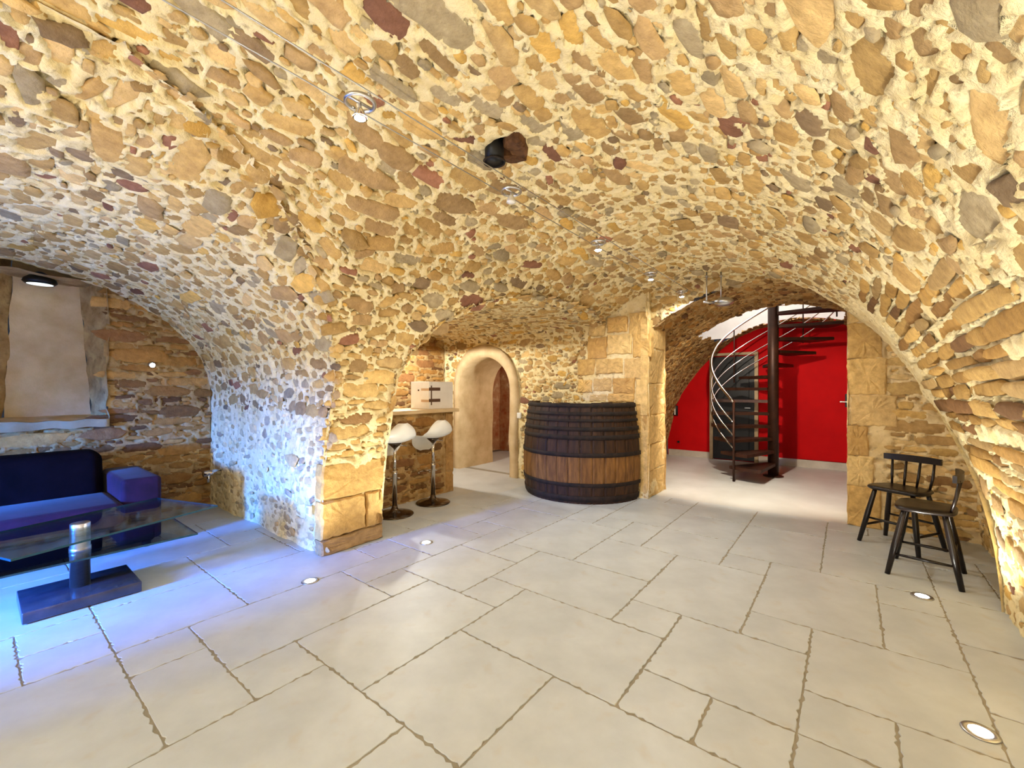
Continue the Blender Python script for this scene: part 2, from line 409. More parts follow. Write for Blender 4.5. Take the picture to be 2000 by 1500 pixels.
def set_stones(parent, fn, lay, pal, flip=False, seed=0, n_ind=300, big=1.0, thick=(0.006, 0.012), min_px=11):
    """build the laid stones: the ones largest in view become parts, the rest one joined part"""
    r = np.random.default_rng(5000 + seed)
    rec = lay['rec']
    pals = [pal] if isinstance(pal, str) else pal
    if not rec: return
    R = np.array(rec)
    P, es, et, n = frame(fn, R[:, 0], R[:, 1], flip)
    P = P + n * (big * big_disp(P))[:, None]
    ca, sa = np.cos(R[:, 2])[:, None], np.sin(R[:, 2])[:, None]
    ex = et * ca + es * sa
    ey = np.cross(n, ex)
    Hh = r.uniform(*thick, len(R)) * np.clip(np.sqrt(R[:, 4] / 0.07), 0.6, 1.6)
    tint = np.zeros((len(R), 3))
    for zi in range(int(R[:, 5].max()) + 1):
        cols, pr = PAL[pals[min(zi, len(pals) - 1)]]; q = R[:, 5] == zi
        tint[q] = np.array(cols)[r.choice(len(cols), q.sum(), p=np.array(pr) / sum(pr))] * r.uniform(0.78, 1.15, (q.sum(), 1))
    shp = r.integers(0, len(UNIT), len(R)); mir = r.choice([-1, 1], len(R))
    P = P + n * (r.uniform(-0.020, -0.004, len(R)) + .014 * (r.uniform(0, 1, len(R)) > .8))[:, None]
    px, py, d = project(P)
    to = np.array([0, 0, HC]) - P; dist = np.linalg.norm(to, axis=1)
    cosv = np.clip((to / dist[:, None] * n).sum(1), 0, 1)
    vis = (px > -30) & (px < 2030) & (py > -30) & (py < 1530) & (d > 0.1) & (cosv > 0.02)
    scr = np.sqrt(R[:, 3] * R[:, 4] * np.maximum(cosv, 0.02)) / np.maximum(d, 0.2) * FPX * vis
    order = np.argsort(-scr)
    ind = [i for i in order[:n_ind] if scr[i] >= min_px]
    ind_set = set(ind)
    for i in ind:
        o = bpy.data.objects.new('stone', UNIT_ME[shp[i]]); COL.objects.link(o)
        M = Matrix.Identity(4)
        X, Y, Z = ex[i] * R[i, 3] / 2, ey[i] * R[i, 4] / 2, n[i] * Hh[i]
        for q in range(3):
            M[q][0], M[q][1], M[q][2], M[q][3] = X[q], Y[q], Z[q], P[i][q]
        o.matrix_basis = M; o.parent = parent
        o.color = (*np.clip(tint[i], 0, 1), 1)
    rest = [i for i in range(len(R)) if i not in ind_set]
    if rest:
        VV, FF, CC, off = [], [], [], 0
        for i in rest:
            v, f = UNIT[shp[i]]
            q = P[i] + np.outer(v[:, 0] * R[i, 3] / 2, ex[i]) + np.outer(v[:, 1] * R[i, 4] / 2, ey[i]) + np.outer(v[:, 2] * Hh[i], n[i])
            VV.append(q); FF.append(f + off); off += len(v); CC.append(np.repeat(np.append(tint[i], 1)[None, :], len(v), 0))
        me = fast_mesh('small_rubble', np.vstack(VV), np.vstack(FF), smooth=False)
        at = me.color_attributes.new('tint', 'FLOAT_COLOR', 'POINT')
        at.data.foreach_set('color', np.vstack(CC).astype(np.float32).ravel())
        o = link('small_rubble', me, STONE_J, parent); tag(o, kind='stuff')
    return len(ind), len(rest)

def rubble(name, fn, sr, tr, step, mat, keep, label, cat, pal, zones, srng=None, trng=None, skeep=None, flip=False, seed=0, ang=.22, big=1.0, k=1.0, thick=(.006, .012), n_ind=300):
    """mortar surface with stones bedded in it, as one piece of the setting"""
    if isinstance(zones, list) and len(zones[0]) == 6: zones = [(None, zones)]
    lay = layout(fn, srng or sr, trng or tr, skeep or keep, zones, seed, ang)
    o = patch(name, fn, sr, tr, step, mat, keep, flip, k, big, None, lay)
    if label: tag(o, label, cat, kind='structure')
    set_stones(o, fn, lay, pal, flip, seed, n_ind, big, thick)
    return o

# size classes: (length min, max, width min, max, share of area, tries per m2)
RUBBLE = [(.20, .32, .08, .15, .07, 22), (.13, .22, .06, .11, .17, 90), (.08, .14, .04, .08, .20, 360), (.045, .08, .025, .05, .13, 800), (.028, .05, .018, .03, .05, 700)]
COURSED = [(.26, .42, .06, .12, .20, 60), (.16, .30, .04, .08, .25, 200), (.09, .18, .03, .06, .20, 500), (.04, .09, .02, .04, .08, 600)]
SPARSE = [(.12, .20, .06, .10, .05, 12), (.07, .13, .035, .06, .12, 120), (.04, .07, .02, .04, .08, 300)]
FINE = [(.14, .24, .06, .12, .08, 25), (.08, .15, .04, .08, .18, 260), (.045, .08, .025, .05, .18, 800), (.028, .05, .018, .03, .06, 700)]

# ------------------------------------------------------------------ the vaults
V0, A0, N0 = 1.31, 2.06, 2.2
def bU(U): return 2.76 - 0.10 * np.clip((U - 3.0) / 2.3, 0, 1)
def zbar(U, V):
    x = np.clip(np.abs(V - V0) / A0, 0, 1)
    return bU(U) * (1 - x ** N0) ** (1 / N0) * (np.abs(V - V0) < A0)
th = np.linspace(0, np.pi, 400)
PB = Profile(np.stack([V0 - A0 * np.sign(np.cos(th)) * np.abs(np.cos(th)) ** (2 / N0), 2.76 * np.abs(np.sin(th)) ** (2 / N0)], 1))
def f_bar(S, T):
    V, z = PB(S); z = z * bU(T) / 2.76
    return T, V, z + groin(z - zalc(T), T) * (V > V0)
KG = 0.6                       # the groin between main vault and alcove vault is worn round
def groin_w(U):
    t = np.clip((1.70 - np.abs(U)) / .5, 0, 1); return t * t * (3 - 2 * t)
def groin(dz, U): return KG / 4 * np.clip(1 - np.abs(dz) / KG, 0, 1) ** 2 * groin_w(U)

def zalc(U):
    x = np.clip(np.abs(U) / 1.77, 0, 1)
    return np.where(np.abs(U) < 1.77, 1.3 + 1.25 * np.sqrt(1 - x * x), 0)
th2 = np.linspace(0, np.pi, 200)
PA = Profile(np.vstack([[[-1.77, -0.02]], np.stack([-1.77 * np.cos(th2), 1.3 + 1.25 * np.sin(th2)], 1), [[1.77, -0.02]]]))
def f_alc(S, T):
    U, z = PA(S); zb = zbar(U, T)
    return U, T, z + groin(z - zb, U) * (T < V0 + A0) * (zb > .3)

RPTS = np.array([(2.32, -.02), (2.32, 1.12), (2.34, 1.4), (2.42, 1.68), (2.56, 1.9), (2.76, 2.07), (3.0, 2.18), (3.35, 2.27), (3.75, 2.31), (4.2, 2.32), (4.6, 2.30), (4.9, 2.26), (5.08, 2.22), (5.17, 2.18), (5.2, 2.12)])
PR = Profile(RPTS)
def zrec(U): return np.where((U > 2.32) & (U < 5.2), np.interp(U, RPTS[1:, 0] + np.arange(len(RPTS) - 1) * 1e-6, RPTS[1:, 1]), 0)
def f_rec(S, T):
    U, z = PR(S); return U, T, z

VS, AS, BS = 0.70, 2.25, 2.55
def zst(V):
    x = np.clip(np.abs(V - VS) / AS, 0, 1); return BS * np.sqrt(1 - x * x)
PS = Profile(np.stack([VS - AS * np.cos(th), BS * np.sin(th)], 1))
def f_st(S, T):
    V, z = PS(S); return T, V, z
SU, SV = 7.76, 0.91           # axis of the spiral stair

ARZ = np.array([0, .35, .7, 1.0, 1.28, 1.69, 2.0, 2.3]); ARU = np.array([3.9, 4.02, 4.25, 4.68, 5.08, 5.3, 5.42, 5.5])
def u_arris(z): return np.interp(z, ARZ, ARU)

def jag(P, amp=0.05): return amp * (vnoise(P, 0.12, 11) - 0.5) + amp * .8 * (vnoise(P, 0.05, 12) - 0.5)

def keep_bar(P):
    U, V, z = P.T
    j = jag(P, 0.03)
    k = np.ones(len(P), bool)
    k &= ~((np.abs(U) < 1.77) & (V > V0) & (z < zalc(U) + KG / 4 * groin_w(U) - .045 + j))
    k &= ~((U > 2.32) & (U < 5.2) & (V > V0) & (z < zrec(U) - .045 + j))
    k &= ~((V < 0.3) & (U > u_arris(z) + j))
    k &= ~((U > 1.74) & (U < 2.35) & (V > V0) & (z < 1.44))
    k &= ~((U > 5.34) & (V > 0.02))
    return k
def keep_alc(P):
    U, V, z = P.T
    k = ~((V < V0 + A0) & (z < zbar(U, V) + KG / 4 * groin_w(U) - 0.05))
    k &= ~((U < -1.3) & (V > 3.4) & (V < 4.7) & (z > 0.1) & (z < 1.2))
    return k
def keep_rec(P):
    U, V, z = P.T
    return ~((V < V0 + A0) & (z < zbar(U, V) - .05))
def in_hole(P):
    U, V, z = P.T
    j = jag(P, 0.10)
    return (U > 7.05 + .4 * np.clip(.9 - V, 0, 1) + j) & (U < 8.62 + j) & (V > 0.04 + j * .3) & (V < 1.82 + j) & (z > 1.9)
def keep_st(P):
    return ~in_hole(P)

def mv(P): return (np.hypot(P[:, 0] - 1.93, P[:, 1] - 1.55) > .16) & keep_bar(P) & keep_bar(P + np.array([0.05, 0, 0.05])) & ~((P[:, 1] < V0) & (P[:, 0] > u_arris(P[:, 2]) - .07) & (P[:, 2] < 2.0))
def haunch(P): return (P[:, 0] > 1.9) & (P[:, 1] < np.minimum(-.03, -.46 + (P[:, 0] - 2.06) * .25) + .16 * (vnoise(P, .35, 77) - .5)) & (P[:, 2] > .55 + .3 * vnoise(P, .3, 78))
c_main = rubble('ceiling', f_bar, (0, PB.L), (0.0, 5.5), 0.0115, MORTAR, keep_bar, 'rubble stone barrel vault over the whole main cellar room', 'ceiling', ['haunch', 'vault'],
    [(haunch, ('courses', .05, .095, .3, .8)), (lambda P: ~haunch(P), RUBBLE)], (0.02, PB.L - .02), (-0.3, 5.32), mv, flip=False, seed=1)
c_rear = tag(patch('ceiling_rear', f_bar, (0, PB.L), (-3.6, 0.02), 0.05, MORTAR, keep_bar, flip=False), 'rubble vault continuing behind the viewpoint', 'ceiling', kind='structure')
c_alc = rubble('ceiling_alcove', f_alc, (0, PA.L), (2.2, 6.0), 0.0125, MORTAR, keep_alc, 'pale rubble cross vault and side walls of the sofa alcove', 'ceiling', ['vault', 'pale'],
    [(lambda P: P[:, 2] > 1.15, RUBBLE), (lambda P: P[:, 2] <= 1.15, SPARSE)], (0.0, PA.L), (2.2, 5.95), lambda P: keep_alc(P) & (P[:, 0] > -0.3), flip=True, seed=2)
c_rec = rubble('ceiling_recess', f_rec, (0, PR.L), (2.0, 5.65), 0.0165, MORTAR, keep_rec, 'rubble cross vault over the bar recess', 'ceiling', 'vault', FINE, flip=True, seed=3)
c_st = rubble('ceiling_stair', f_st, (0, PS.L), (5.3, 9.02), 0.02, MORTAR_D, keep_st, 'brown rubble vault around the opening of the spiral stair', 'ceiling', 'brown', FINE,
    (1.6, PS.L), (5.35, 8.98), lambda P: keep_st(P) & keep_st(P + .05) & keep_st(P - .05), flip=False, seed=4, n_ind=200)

# ------------------------------------------------------------------ walls
def plane_U(u0):      # plane at constant X, s = z, t = y
    return lambda S, T: (np.full_like(S, u0), T, S)
def plane_V(v0):      # plane at constant Y, s = z, t = x
    return lambda S, T: (T, np.full_like(S, v0), S)

# front face of the pier is the foot of the vault; big dressed blocks are added below
def add_block(parent, u, v, z, L, H, face, depth=0.03, tint=None, name='ashlar_block', rot=0.0, seed=0):
    """dressed stone block on a wall: face 'U' looks to -X, 'V' looks to -Y; (u,v,z) is the centre on the wall"""
    r = np.random.default_rng(seed)
    nx, ny = 8, 6
    o = []
    for i in range(nx): o.append((-1 + 2 * i / nx, -1))
    for i in range(ny): o.append((1, -1 + 2 * i / ny))
    for i in range(nx): o.append((1 - 2 * i / nx, 1))
    for i in range(ny): o.append((-1, 1 - 2 * i / ny))
    o = np.array(o) * np.array([L / 2, H / 2]); n = len(o)
    o = o + r.uniform(-.008, .008, o.shape)
    c = np.sign(o)
    ring = [np.column_stack([o, np.full(n, -.08)]), np.column_stack([o, np.full(n, depth * .4) + r.uniform(-.003, .003, n)]),
            np.column_stack([o - c * .012, depth + r.uniform(-.004, .003, n)]), np.column_stack([o * .6, depth + r.uniform(-.004, .006, n)])]
    Vv = np.vstack(ring + [np.array([[0, 0, depth]])])
    F = []
    for k in range(3):
        for i in range(n):
            j = (i + 1) % n; F.append((k * n + i, k * n + j, (k + 1) * n + j, (k + 1) * n + i))
    for i in range(n): F.append((3 * n + i, 3 * n + (i + 1) % n, 4 * n))
    me = pymesh('ashlar_shape', Vv, F, smooth=False); me.materials.append(STONE)
    ob = bpy.data.objects.new(name, me); COL.objects.link(ob)
    if face == 'U': ex, ey, ez = Vector((0, -1, 0)), Vector((0, 0, 1)), Vector((-1, 0, 0))
    else: ex, ey, ez = Vector((1, 0, 0)), Vector((0, 0, 1)), Vector((0, -1, 0))
    if rot:
        ex, ey = ex * math.cos(rot) + ey * math.sin(rot), ey * math.cos(rot) - ex * math.sin(rot)
    M = Matrix.Identity(4)
    for q in range(3): M[q][0], M[q][1], M[q][2], M[q][3] = ex[q], ey[q], ez[q], (u, v, z)[q]
    ob.matrix_basis = M; ob.parent = parent
    t = ASHLAR_C[r.integers(0, len(ASHLAR_C))] if tint is None else tint
    t = np.array(t) * r.uniform(.9, 1.08)
    ob.color = (*np.clip(t, 0, 1), 1)
    return ob

# pier front (the vault foot between alcove and recess)
SP = float(np.interp(1.5, PB.p[200:, 1][::-1], PB.l[200:][::-1]))
def in_pier(P): return (P[:, 2] < 1.46)
w_pier = rubble('wall_pier', f_bar, (SP, PB.L), (1.758, 2.36), 0.0105, MORTAR, in_pier, 'golden stone pier between sofa alcove and bar recess', 'wall', 'gold', COURSED, (SP, PB.L - .76), (1.74, 2.35), flip=False, seed=5, ang=.06)
add_block(w_pier, 2.045, 3.345, 0.60, .58, .29, 'V', .03, srgb(204, 168, 104), seed=1)
add_block(w_pier, 1.95, 3.352, 0.29, .40, .30, 'V', .035, srgb(210, 174, 110), seed=2)
add_block(w_pier, 2.245, 3.352, 0.29, .17, .30, 'V', .03, srgb(200, 164, 104), seed=3)
add_block(w_pier, 2.045, 3.362, 0.065, .58, .13, 'V', .03, srgb(176, 146, 104), seed=4)

# alcove back wall with the blocked window niche
NZ0, NZ1 = 1.06, 2.5
def keep_back(P):
    U, V, z = P.T
    j = jag(P, .03)
    return ~((U > -.2) & (U < .85 + j) & (z > NZ0 + j)) & (z < zalc(U) + .1)
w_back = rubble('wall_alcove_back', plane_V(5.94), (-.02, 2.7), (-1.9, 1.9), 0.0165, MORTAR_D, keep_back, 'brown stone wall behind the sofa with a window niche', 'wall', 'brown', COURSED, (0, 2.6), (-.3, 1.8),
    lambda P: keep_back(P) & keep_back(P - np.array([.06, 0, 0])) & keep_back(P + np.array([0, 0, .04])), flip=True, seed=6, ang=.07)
def quad_grid(c, n, m, amp=0.0, seed=0):
    c = [np.array(p, float) for p in c]; V = []
    for i in range(n + 1):
        for j in range(m + 1):
            a, b = i / n, j / m
            V.append(c[0] * (1 - a) * (1 - b) + c[1] * a * (1 - b) + c[2] * a * b + c[3] * (1 - a) * b)
    V = np.array(V)
    if amp: V += amp * (np.stack([vnoise(V, .12, 20 + seed), vnoise(V, .12, 21 + seed), vnoise(V, .12, 22 + seed)], 1) - .5)
    F = [(i * (m + 1) + j, (i + 1) * (m + 1) + j, (i + 1) * (m + 1) + j + 1, i * (m + 1) + j + 1) for i in range(n) for j in range(m)]
    return V, F
def sheet(name, c, n, m, mat, parent, amp=.0, seed=0):
    v, f = quad_grid(c, n, m, amp, seed); return link(name, pymesh(name, v, f, True), mat, parent)
niche = sheet('window_1', [(.20, 6.32, NZ0), (.80, 6.32, NZ0), (.70, 6.32, 2.62), (.26, 6.32, 2.62)], 12, 20, PLASTER, None, .02)
tag(niche, 'blocked beige plastered window niche above the sofa', 'window', kind='structure')
sheet('reveal', [(.80, 6.33, NZ0 - .02), (.87, 5.92, NZ0 - .02), (.87, 5.92, 2.62), (.70, 6.33, 2.62)], 14, 40, MORTAR_D, niche, .05, 3)
sheet('reveal', [(-.22, 5.92, NZ0), (.20, 6.33, NZ0), (.26, 6.33, 2.62), (-.22, 5.92, 2.62)], 14, 40, MORTAR_D, niche, .04, 5)
sheet('head', [(-.3, 5.9, 2.47), (.95, 5.9, 2.42), (.95, 6.35, 2.42), (-.3, 6.35, 2.47)], 20, 8, MORTAR_D, niche, .05, 7)
sl_v, sl_f = quad_grid([(-.25, 5.86, NZ0), (.88, 5.86, NZ0), (.84, 6.34, NZ0 + .03), (-.25, 6.34, NZ0 + .03)], 40, 8, .02, 9)
sl2 = sl_v.copy(); sl2[:, 2] -= .06 + .05 * vnoise(sl_v, .2, 30)
k0 = len(sl_v)
rim = [(i * 9, (i + 1) * 9, k0 + (i + 1) * 9, k0 + i * 9) for i in range(40)]
rim2 = [(40 * 9 + j, 40 * 9 + j + 1, k0 + 40 * 9 + j + 1, k0 + 40 * 9 + j) for j in range(8)]
link('sill', pymesh('sill', np.vstack([sl_v, sl2]), sl_f + [tuple(q + k0 for q in f) for f in sl_f] + rim + rim2, True), PLASTER, niche)

# recess back wall
w_rb = rubble('wall_recess_back', plane_V(5.6), (-.02, 2.5), (2.25, 5.25), 0.02, MORTAR_D, lambda P: P[:, 2] < zrec(P[:, 0]) + .08, 'dark brick-like stone wall behind the bar counter', 'wall', 'brown', COURSED, (0, 2.4), (2.3, 5.2), flip=True, seed=7, ang=.05)

# end wall of the recess: doorway arch on its far side, dressed stones beside the stair opening
DV, DR, DZ = 4.66, 0.55, 1.34     # door arch centre, half width, springing
def in_door(P, g=0.0):
    U, V, z = P.T
    return ((np.abs(V - DV) < DR + g) & (z < DZ)) | (np.hypot(V - DV, z - DZ) < DR + g)
def keep_end(P):
    U, V, z = P.T
    k = (z < np.maximum(zbar(U, V), zrec(np.full_like(U, 5.1)) * 1.03 * (V > V0 + .9)) + .06)
    return k & ~in_door(P, .05)
w_end = rubble('wall_end', plane_U(5.2), (-.02, 2.75), (1.93, 5.65), 0.0165, MORTAR, keep_end, 'end wall of the bar recess with doorway and wine vat', 'wall', 'vault', FINE, (0, 2.6), (2.0, 5.6), lambda P: keep_end(P) & ~in_door(P, .22) & (P[:, 1] > 2.85), seed=8)
bl = [(2.07, 2.18, .23, .30), (2.02, 1.91, .24, .30), (2.32, 1.94, .34, .26), (2.64, 1.91, .28, .28), (2.10, 1.62, .30, .26), (2.46, 1.66, .38, .20), (2.80, 1.66, .26, .22),
      (2.02, 1.32, .16, .32), (2.26, 1.40, .30, .20), (2.56, 1.42, .26, .18), (2.82, 1.40, .22, .18), (2.3, 1.25, .36, .12), (2.62, 1.24, .26, .10), (2.02, .98, .16, .34), (2.02, .64, .16, .32), (2.02, .3, .16, .34), (2.35, 2.2, .28, .2), (2.64, 2.16, .24, .18)]
for i, (v, z, L, H) in enumerate(bl): add_block(w_end, 5.2, v, z, L - .004, H - .004, 'U', .012 + .005 * (i % 3), ASHLAR_C[i % 5], seed=20 + i)
# jamb of that pier towards the stair opening
w_jamb = tag(patch('wall_pier_jamb', plane_V(1.95), (-.02, 2.7), (5.18, 5.82), 0.02, MORTAR, lambda P: P[:, 2] < np.maximum(zbar(P[:, 0], P[:, 1]), zst(P[:, 1])) + .05, flip=True), 'dressed pale stone jamb on the left of the stair opening', 'wall', kind='structure')
zz = 0.0
for i, h in enumerate([.34, .33, .36, .40, .44, .36]):
    add_block(w_jamb, 5.49, 1.95, zz + h / 2, .62, h - .005, 'V', .012 + .004 * (i % 3), srgb(218, 186, 126), seed=50 + i); zz += h
sheet('rear_face', [(5.8, 1.93, 0), (5.8, 3.4, 0), (5.8, 3.4, 2.6), (5.8, 1.93, 2.6)], 20, 30, MORTAR_D, w_jamb, .04)

# lunette above the stair opening
def keep_lun(P): return (P[:, 2] > np.minimum(zbar(P[:, 0], P[:, 1]), zst(P[:, 1])) - .01 + jag(P, .03)) & (P[:, 2] < np.maximum(zbar(P[:, 0], P[:, 1]), zst(P[:, 1])) + .05)
w_lun = rubble('wall_lunette', plane_U(5.32), (1.6, 2.75), (-.1, 2.2), 0.0165, MORTAR, keep_lun, 'thin rubble face above the wide opening to the stair', 'wall', 'vault', FINE, (1.6, 2.7), (0, 2.1), lambda P: (P[:, 2] > zst(P[:, 1]) + .02) & (P[:, 2] < zbar(P[:, 0], P[:, 1])), seed=9)

# wall behind the two chairs (right of the stair opening)
def keep_ch(P): return (P[:, 2] < zbar(P[:, 0] * 0 + 5.3, np.maximum(P[:, 1], -.5)) + .08)
w_ch = rubble('wall_chairs', plane_U(5.46), (-.02, 2.45), (-.98, 0.0), 0.014, MORTAR_B, keep_ch, 'ochre stone wall behind the two dark chairs', 'wall', 'gold', COURSED, (0, 2.3), (-.95, -.26), seed=10, ang=.08)
zz = 0.0
for i, (h, L) in enumerate([(.40, .26), (.30, .20), (.30, .16), (.30, .34), (.36, .30), (.36, .26), (.26, .25)]):
    add_block(w_ch, 5.45, -L / 2 - .03 * (i == 3), zz + h / 2, L, h - .005, 'U', .014, ASHLAR_C[(i + 1) % 5], seed=70 + i)
    zz += h
sheet('jamb_face', [(5.44, -.005, 0), (6.0, -.005, 0), (6.0, -.005, 2.5), (5.44, -.005, 2.5)], 20, 50, MORTAR, w_ch, .02)
w_rt = rubble('wall_right', plane_V(-.90), (-.02, 1.75), (3.75, 5.55), 0.014, MORTAR_B, None, 'ochre stone side wall of the corner where the chairs stand', 'wall', 'gold', COURSED, (0, 1.7), (3.8, 5.5), seed=11, ang=.08)
# return between vault edge and the side wall
tz = np.linspace(0, 2.25, 90); Vr, Fr = [], []
for z in tz:
    u = float(u_arris(z)); xx = 1 - (z / 2.70) ** 2.2
    vb = V0 - A0 * max(xx, 0) ** (1 / 2.2)
    for q in range(6): Vr.append((u - .01 + .03 * (q > 0), vb + .01 + (min(-.95, vb) - vb) * q / 5, z))
for i in range(len(tz) - 1):
    for q in range(5): Fr.append((i * 6 + q, (i + 1) * 6 + q, (i + 1) * 6 + q + 1, i * 6 + q + 1))
link('corner_return', pymesh('corner_return', Vr, Fr, True), MORTAR, w_rt)

# rear wall with an added glazed door for the fill light (behind the viewpoint), alcove window
v, f = quad_grid([(-3.5, -.9, 0), (-3.5, .45, 0), (-3.5, .45, 2.8), (-3.5, -.9, 2.8)], 4, 4); me_v = list(map(tuple, v)); me_f = list(f)
for c in ([(-3.5, 2.15, 0), (-3.5, 3.5, 0), (-3.5, 3.5, 2.8), (-3.5, 2.15, 2.8)], [(-3.5, .45, 2.1), (-3.5, 2.15, 2.1), (-3.5, 2.15, 2.8), (-3.5, .45, 2.8)]):
    v, f = quad_grid(c, 4, 4); k = len(me_v); me_v += list(map(tuple, v)); me_f += [tuple(q + k for q in g) for g in f]
w_rear = tag(link('wall_rear', pymesh('wall_rear', me_v, me_f), MORTAR), 'stone wall closing the cellar behind the viewpoint', 'wall', kind='structure')

def boxv(x0, x1, y0, y1, z0, z1):
    return [(x0, y0, z0), (x1, y0, z0), (x1, y1, z0), (x0, y1, z0), (x0, y0, z1), (x1, y0, z1), (x1, y1, z1), (x0, y1, z1)]
BOXF = [(0, 3, 2, 1), (4, 5, 6, 7), (0, 1, 5, 4), (1, 2, 6, 5), (2, 3, 7, 6), (3, 0, 4, 7)]
import bmesh
def box(name, x0, x1, y0, y1, z0, z1, mat, parent=None, bev=0.0, seg=2, smooth=True):
    me = pymesh(name, boxv(x0, x1, y0, y1, z0, z1), BOXF)
    if bev:
        bm = bmesh.new(); bm.from_mesh(me)
        bmesh.ops.bevel(bm, geom=list(bm.edges), offset=bev, segments=seg, profile=.5, affect='EDGES')
        bm.to_mesh(me); bm.free()
        if smooth and seg > 1: me.polygons.foreach_set('use_smooth', [True] * len(me.polygons))
    return link(name, me, mat, parent)

def glazed(name, u, y0, y1, z0, z1, label):
    r = empty(name, (u, (y0 + y1) / 2, z0)); tag(r, label, 'window', kind='structure')
    ly = (y1 - y0) / 2
    for yy in (-ly, -.03, ly - .06): box('stile', -.03, .03, yy, yy + .06, 0, z1 - z0, WHITE, r)
    for q in (0, (z1 - z0) - .06): box('rail', -.028, .028, -ly + .06, ly - .06, q, q + .06, WHITE, r)
    for s in (-1, 1): box('pane', -.004, .004, min(s * .03, s * (ly - .06)), max(s * .03, s * (ly - .06)), .06, z1 - z0 - .06, PANE, r)
    return r
glazed('window_2', -1.86, 3.4, 4.7, .10, 1.2, 'two-leaf window lighting the sofa alcove from the left')
glazed('window_3', -3.5, .45, 2.15, .0, 2.1, 'added glazed double door for the fill light, unseen at the rear end of the cellar')

# stair room: red wall, upper shaft
ys = np.linspace(-1.5, 2.94, 120); v = []; 
for y in ys:
    zt = float(zst(np.array([y]))[0]) + .06
    v += [(9.0, y, zt * q / 8) for q in range(9)]
f = [(i * 9 + q, (i + 1) * 9 + q, (i + 1) * 9 + q + 1, i * 9 + q + 1) for i in range(119) for q in range(8)]
w_red = tag(link('wall_red', pymesh('wall_red', v, f), RED), 'bright red painted wall behind the spiral staircase', 'wall', kind='structure')
w_up = empty('wall_upper', (0, 0, 0)); tag(w_up, 'white plastered walls of the stairwell seen through the ceiling opening', 'wall', kind='structure')
for c in ([(9.15, -.9, 2.35), (9.15, 2.5, 2.35), (9.15, 2.5, 4.6), (9.15, -.9, 4.6)], [(6.3, 2.5, 2.3), (9.15, 2.5, 2.3), (9.15, 2.5, 4.6), (6.3, 2.5, 4.6)],
          [(6.3, -.9, 2.3), (9.15, -.9, 2.3), (9.15, -.9, 4.6), (6.3, -.9, 4.6)], [(6.3, -.9, 2.6), (6.3, 2.5, 2.6), (6.3, 2.5, 4.6), (6.3, -.9, 4.6)],
          [(6.3, -.9, 4.6), (9.15, -.9, 4.6), (9.15, 2.5, 4.6), (6.3, 2.5, 4.6)]):
    sheet('plaster_panel', c, 4, 4, WHITE, w_up)
w_sr = tag(sheet('wall_stair_right', [(5.95, -1.45, 0), (9.05, -1.45, 0), (9.05, -1.45, 1.2), (5.95, -1.45, 1.2)], 20, 10, MORTAR_D, None, .04), 'low stone wall at the right of the stair room', 'wall', kind='structure')
sk = tag(box('baseboard_red', 8.975, 9.0, -1.5, 1.34, 0, .13, SKIRT), 'pale grey skirting along the red wall right of the black door', 'skirting', kind='structure')
sk = tag(box('baseboard_red_left', 8.975, 9.0, 2.10, 2.92, 0, .12, SKIRT), 'pale grey skirting along the red wall left of the black door', 'skirting', kind='structure')

# black door in the red wall
d1 = empty('door_1', (8.97, 1.70, 0)); tag(d1, 'tall black door with beige frame in the red wall', 'door', kind='structure')
box('door_leaf', -.03, .02, -.355, .355, .02, 1.98, BLACK, d1, .004, 1)
box('door_panel', -.04, -.028, -.27, .27, 1.1, 1.85, BLACK, d1, .006, 1)
box('door_panel', -.04, -.028, -.27, .27, .2, .95, BLACK, d1, .006, 1)
for s in (-1, 1): box('frame_post', -.05, .03, s * .385 - .03, s * .385 + .03, 0, 2.0, BEIGE, d1, .004, 1)
box('frame_head', -.05, .03, -.415, .415, 2.0, 2.05, BEIGE, d1, .004, 1)
box('door_handle', -.09, -.075, -.30, -.20, 1.0, 1.02, STEEL, d1, .005, 1)
# flush red door at the right end of the red wall
d2 = empty('door_2', (8.985, .30, .14)); tag(d2, 'flush red jib door at the right end of the red wall', 'door', kind='structure')
box('door_leaf', -.012, .01, -.36, .36, 0, 1.95, RED, d2, .003, 1)
hp = box('handle_plate', -.02, -.012, -.32, -.27, .92, 1.14, BLACK, d2, .003, 1)
box('lever', -.06, -.045, -.32, -.20, 1.0, 1.02, CHROME, hp, .004, 1)

# plastered doorway arch
def arch_band(name, u0, u1, r0, r1, ztop_extra, mat, parent=None, n=28, amp=.03):
    """arch ring between radii, extruded from u0 to u1, legs to the floor"""
    path = [(1.0, z) for z in np.linspace(0, DZ, 16)][:-1]
    pts_i, pts_o = [], []
    for z in np.linspace(0, DZ, 16)[:-1]: pts_i.append((DV - r0, z)); pts_o.append((DV - r1, z))
    for a in np.linspace(np.pi, 0, n):
        pts_i.append((DV + r0 * math.cos(a), DZ + r0 * math.sin(a))); pts_o.append((DV + r1 * math.cos(a), DZ + (r1 + ztop_extra) * math.sin(a)))
    for z in np.linspace(DZ, 0, 16)[1:]: pts_i.append((DV + r0, z)); pts_o.append((DV + r1, z))
    m = len(pts_i); V = []
    for P_, u in ((pts_o, u0 + .05), (pts_o, u0 + .012), ([( (a[0]+b[0])/2, (a[1]+b[1])/2) for a, b in zip(pts_i, pts_o)], u0), (pts_i, u0 + .015), (pts_i, (u0 + u1) / 2), (pts_i, u1)):
        V += [(u, p[0], p[1]) for p in P_]
    V = np.array(V); V += amp * (np.stack([vnoise(V, .3, 40), vnoise(V, .3, 41), vnoise(V, .3, 42) * .3 + .35], 1) - .5)
    F = [(k * m + i, k * m + i + 1, (k + 1) * m + i + 1, (k + 1) * m + i) for k in range(5) for i in range(m - 1)]
    return link(name, pymesh(name, V, F, True), mat, parent)
